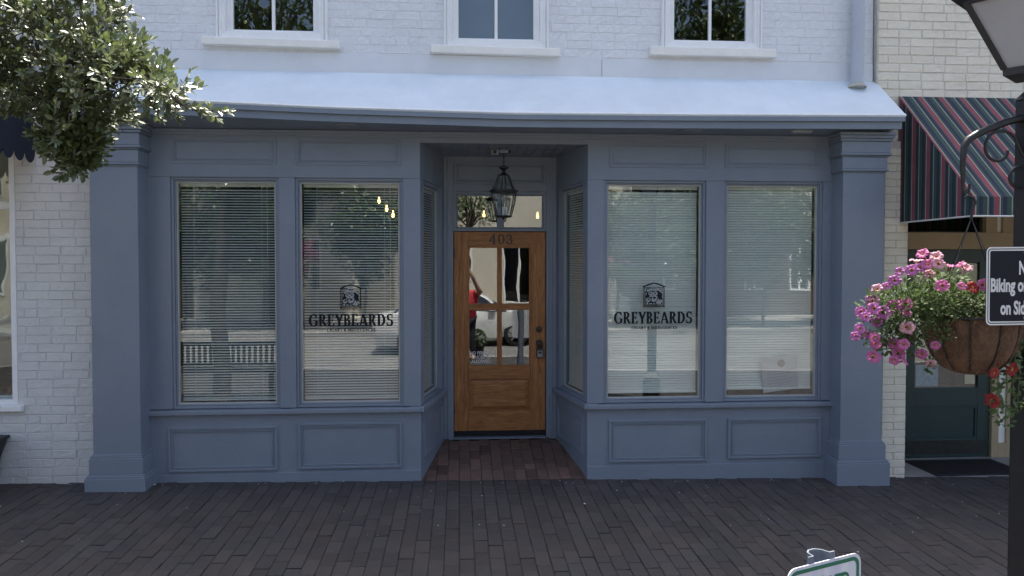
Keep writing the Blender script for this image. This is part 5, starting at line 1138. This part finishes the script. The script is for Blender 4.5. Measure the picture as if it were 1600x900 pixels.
# clipped shrub in a pot by the kerb
sx, sy = .38, -7.3; sz = zg(sx, sy); sp_ = thing('potted_shrub', (sx, sy, sz), 'round green shrub in a dark pot by the kerb, mirrored in the door', 'shrub')
b = MB(); b.lathe([(.10, 0), (.13, .26), (.14, .28), (.12, .27), (.02, .25)], (sx, sy, sz), 18); b.build('pot', BLACK, sp_, smooth=True)
b = MB(); rr = random.Random(8)
for k in range(900):
    v = rvec(rr); c = Vector((sx, sy, sz+.40))+v.normalized()*(v.length**.4)*.17; leaf_quad(b, c, v+rvec(rr)*.8, Vector((0, .2, 1)), rr.uniform(.03, .06), rr.uniform(.02, .03))
b.build('foliage', LEAFD, sp_)['kind'] = 'stuff'

# white coupe parked in the street
car = thing('parked_coupe', (.15, -11.6, ROAD_Z), 'white two-door car in the sunny street, mirrored in the wooden door panes', 'car', local=True)
# stations along the length: x, half-width at sill / shoulder / roof edge, heights of sill, shoulder, roof
ST = [(-2.20,.62,.70,.66,.36,.78,.80),(-2.10,.74,.82,.72,.24,.90,.93),(-1.70,.83,.88,.70,.20,.95,1.00),(-1.20,.86,.91,.64,.20,.97,1.20),(-.70,.87,.92,.60,.20,.95,1.345),(-.10,.88,.92,.60,.20,.93,1.39),(.35,.88,.92,.62,.20,.92,1.33),
      (.75,.88,.92,.66,.20,.91,1.12),(1.10,.87,.91,.72,.20,.89,.93),(1.55,.85,.90,.74,.20,.84,.86),(2.00,.80,.85,.70,.22,.74,.77),(2.22,.66,.72,.60,.26,.62,.65),(2.30,.50,.56,.50,.34,.52,.54)]
b = MB(); gl = MB(); K = 7; rows = []
for x, ws, wh, wr, zs, zh, zr in ST:
    half = [(0, zs-.02), (ws*.9, zs-.02), (ws, zs+.05), (wh+.01, (zs+zh)*.55), (wh, zh), (wr, zr-.03), (wr*.6, zr+.015), (0, zr+.03)]
    rows.append([(x, -y, z) for y, z in half] + [(x, y, z) for y, z in half[::-1][1:-1]])
n = len(rows[0]); vs = [p for r in rows for p in r]; fs = []; mi = []
for i in range(len(rows)-1):
    for k in range(n):
        glassy = (k in (4, 9)) and 3 <= i <= 7
        wind = (k in (5, 6, 7, 8)) and i in (2, 3, 7)
        fs.append((i*n+k, i*n+(k+1)%n, (i+1)*n+(k+1)%n, (i+1)*n+k)); mi.append(1 if (glassy or wind) else 0)
fs += [list(range(n)), list(range((len(rows)-1)*n, len(rows)*n))[::-1]]; mi += [0, 0]
b.add(vs, fs); b.mi = mi; b.build('body', [CARW, CARG], car, smooth=True)
for x in (-1.22, 1.32):
    for s in (-1, 1):
        y = s*.80
        t = MB(); t.lathe([(.20, -.11), (.315, -.105), (.335, -.08), (.335, .08), (.315, .105), (.20, .11)], (x, y, .335), 28, axis='y', cap=False); wheel = t.build('wheel', RUBBER, car, smooth=True)
        r_ = MB(); r_.lathe([(.205, -.10), (.225, -.113), (.21, .113), (.205, .10)], (x, y, .335), 28, axis='y', cap=False); r_.lathe([(.05, -.1*s*-1), (.045, .115*s)], (x, y, .335), 16, axis='y')
        for k in range(5):
            a = 2*math.pi*k/5+.3; r_.tube([(x+.03*math.cos(a), y+s*.10, .335+.03*math.sin(a)), (x+.21*math.cos(a), y+s*.105, .335+.21*math.sin(a))], [.028, .022], 6)
        r_.build('rim', ALLOY, wheel, smooth=True)
        d_ = MB(); d_.lathe([(.20, s*.0), (.02, s*.005)], (x, y+s*.02, .335), 20, axis='y'); d_.build('brake_disc', BLACK, wheel)
        a_ = MB(); a_.lathe([(.385, s*.055), (.36, s*.12)], (x, y, .335), 28, axis='y', cap=False); a_.lathe([(.37, s*.10), (.02, s*.10)], (x, y-s*.04, .335), 28, axis='y'); a_.build('wheel_arch', RUBBER, car)
for s in (-1, 1):
    MB().box(1.98, 2.12, s*.62-.12, s*.62+.12, .60, .68).build('headlight', GLASSL, car); MB().box(.62, .78, s*.95-.06, s*.95+.06, .93, 1.04).build('mirror', CARW, car, bevel=.02)

# the person taking the picture: red shirt, arms raised with a phone
pz = zg(.2, -6.95)
per = thing('person', (.17, -6.95, pz), 'person in a red shirt and dark trousers holding a phone up, mirrored in the door', 'person', local=True)
def skin_body(name, verts, edges, rad, m, parent):
    me = bpy.data.meshes.new(name); me.from_pydata(verts, edges, []); me.materials.append(m)
    o = bpy.data.objects.new(name, me); C.objects.link(o); o.parent = parent
    o.modifiers.new('skin', 'SKIN'); 
    for i, r_ in enumerate(rad): me.skin_vertices[0].data[i].radius = (r_ if isinstance(r_, tuple) else (r_, r_)); me.skin_vertices[0].data[i].use_root = (i == 0)
    s = o.modifiers.new('sub', 'SUBSURF'); s.levels = 2; s.render_levels = 2; return o
V_ = [(0,0,.93),(0,0,1.12),(0,.01,1.33),(0,.01,1.43),(0,.03,1.52),(0,.03,1.62),(0,.02,1.70),
      (-.19,.02,1.38),(-.27,.22,1.54),(-.23,.37,1.86),(-.20,.42,1.98),(.19,.02,1.38),(.26,.22,1.42),(.10,.38,1.78),(-.03,.42,1.98),
      (-.10,0,.86),(-.11,.03,.48),(-.11,-.01,.08),(-.11,.13,.04),(.10,0,.86),(.11,.03,.48),(.11,-.01,.08),(.11,.13,.04)]
E_ = [(0,1),(1,2),(2,3),(3,4),(4,5),(5,6),(2,7),(7,8),(8,9),(9,10),(2,11),(11,12),(12,13),(13,14),(0,15),(15,16),(16,17),(17,18),(0,19),(19,20),(20,21),(21,22)]
R_ = [(.16,.11),(.15,.11),(.17,.11),.07,.06,(.085,.10),.075,.06,.045,.038,.034,.06,.045,.038,.034,.09,.062,.045,.04,.09,.062,.045,.04]
body = skin_body('body', V_, E_, R_, SKIN, per)
skin_body('shirt', [(0,0,.74),(0,0,1.10),(0,.01,1.34),(-.20,.02,1.385),(-.25,.16,1.48),(.20,.02,1.385),(.245,.16,1.405)], [(0,1),(1,2),(2,3),(3,4),(2,5),(5,6)], [(.205,.155),(.190,.140),(.19,.128),.085,.070,.085,.070], REDSHIRT, per)
skin_body('trousers', [(0,0,.92),(-.10,0,.84),(-.11,.03,.48),(-.11,-.01,.10),(.10,0,.84),(.11,.03,.48),(.11,-.01,.10)], [(0,1),(1,2),(2,3),(0,4),(4,5),(5,6)], [(.17,.125),.105,.08,.07,.105,.08,.07], DENIM, per)
skin_body('hair', [(0,.02,1.73),(0,-.02,1.70),(0,-.03,1.62)], [(0,1),(1,2)], [.085,.095,.07], HAIR, per)
for s, hx, hz in ((-1, -.20, 1.99), (1, -.03, 1.99)):     # hands: palm and five bent fingers each
    for k, L in enumerate((.07, .078, .074, .06)):
        MB().tube([(hx, .42, hz+.012*k), (hx-s*.02, .44, hz+.012*k+.02), (hx-s*.03, .445-.0*L, hz+.012*k+.045)], [.009, .0085, .007], 6).build('finger', SKIN, per, smooth=True)
    MB().tube([(hx, .40, hz), (hx-s*.03, .395, hz+.02), (hx-s*.045, .40, hz+.045)], [.011, .010, .008], 6).build('thumb', SKIN, per, smooth=True)
MB().lathe([(.004, .030), (.012, .012), (.016, -.006), (.010, -.016)], (0, .135, 1.615), 8).build('nose', SKIN, per, smooth=True)
for s in (-1, 1):
    MB().lathe([(.003, .012), (.012, .006), (.012, -.004), (.003, -.010)], (s*.033, .110, 1.645), 10).build('eye', HAIR, per, smooth=True)
    MB().lathe([(.006, .028), (.014, .012), (.012, -.014), (.005, -.026)], (s*.092, .03, 1.625), 8).build('ear', SKIN, per, smooth=True)
MB().box(-.026, .026, .112, .122, 1.568, 1.578).build('mouth', mat('lip', (.32, .13, .11), rough=.5), per, bevel=.003)
ph = thing('mobile_phone', (.06, -6.515, 1.90), 'dark mobile phone held up by the person in red, mirrored in the door', 'phone')
MB().box(-.045, .10, -6.520, -6.512, 1.855, 1.92).build('case', BLACK, ph, bevel=.003)
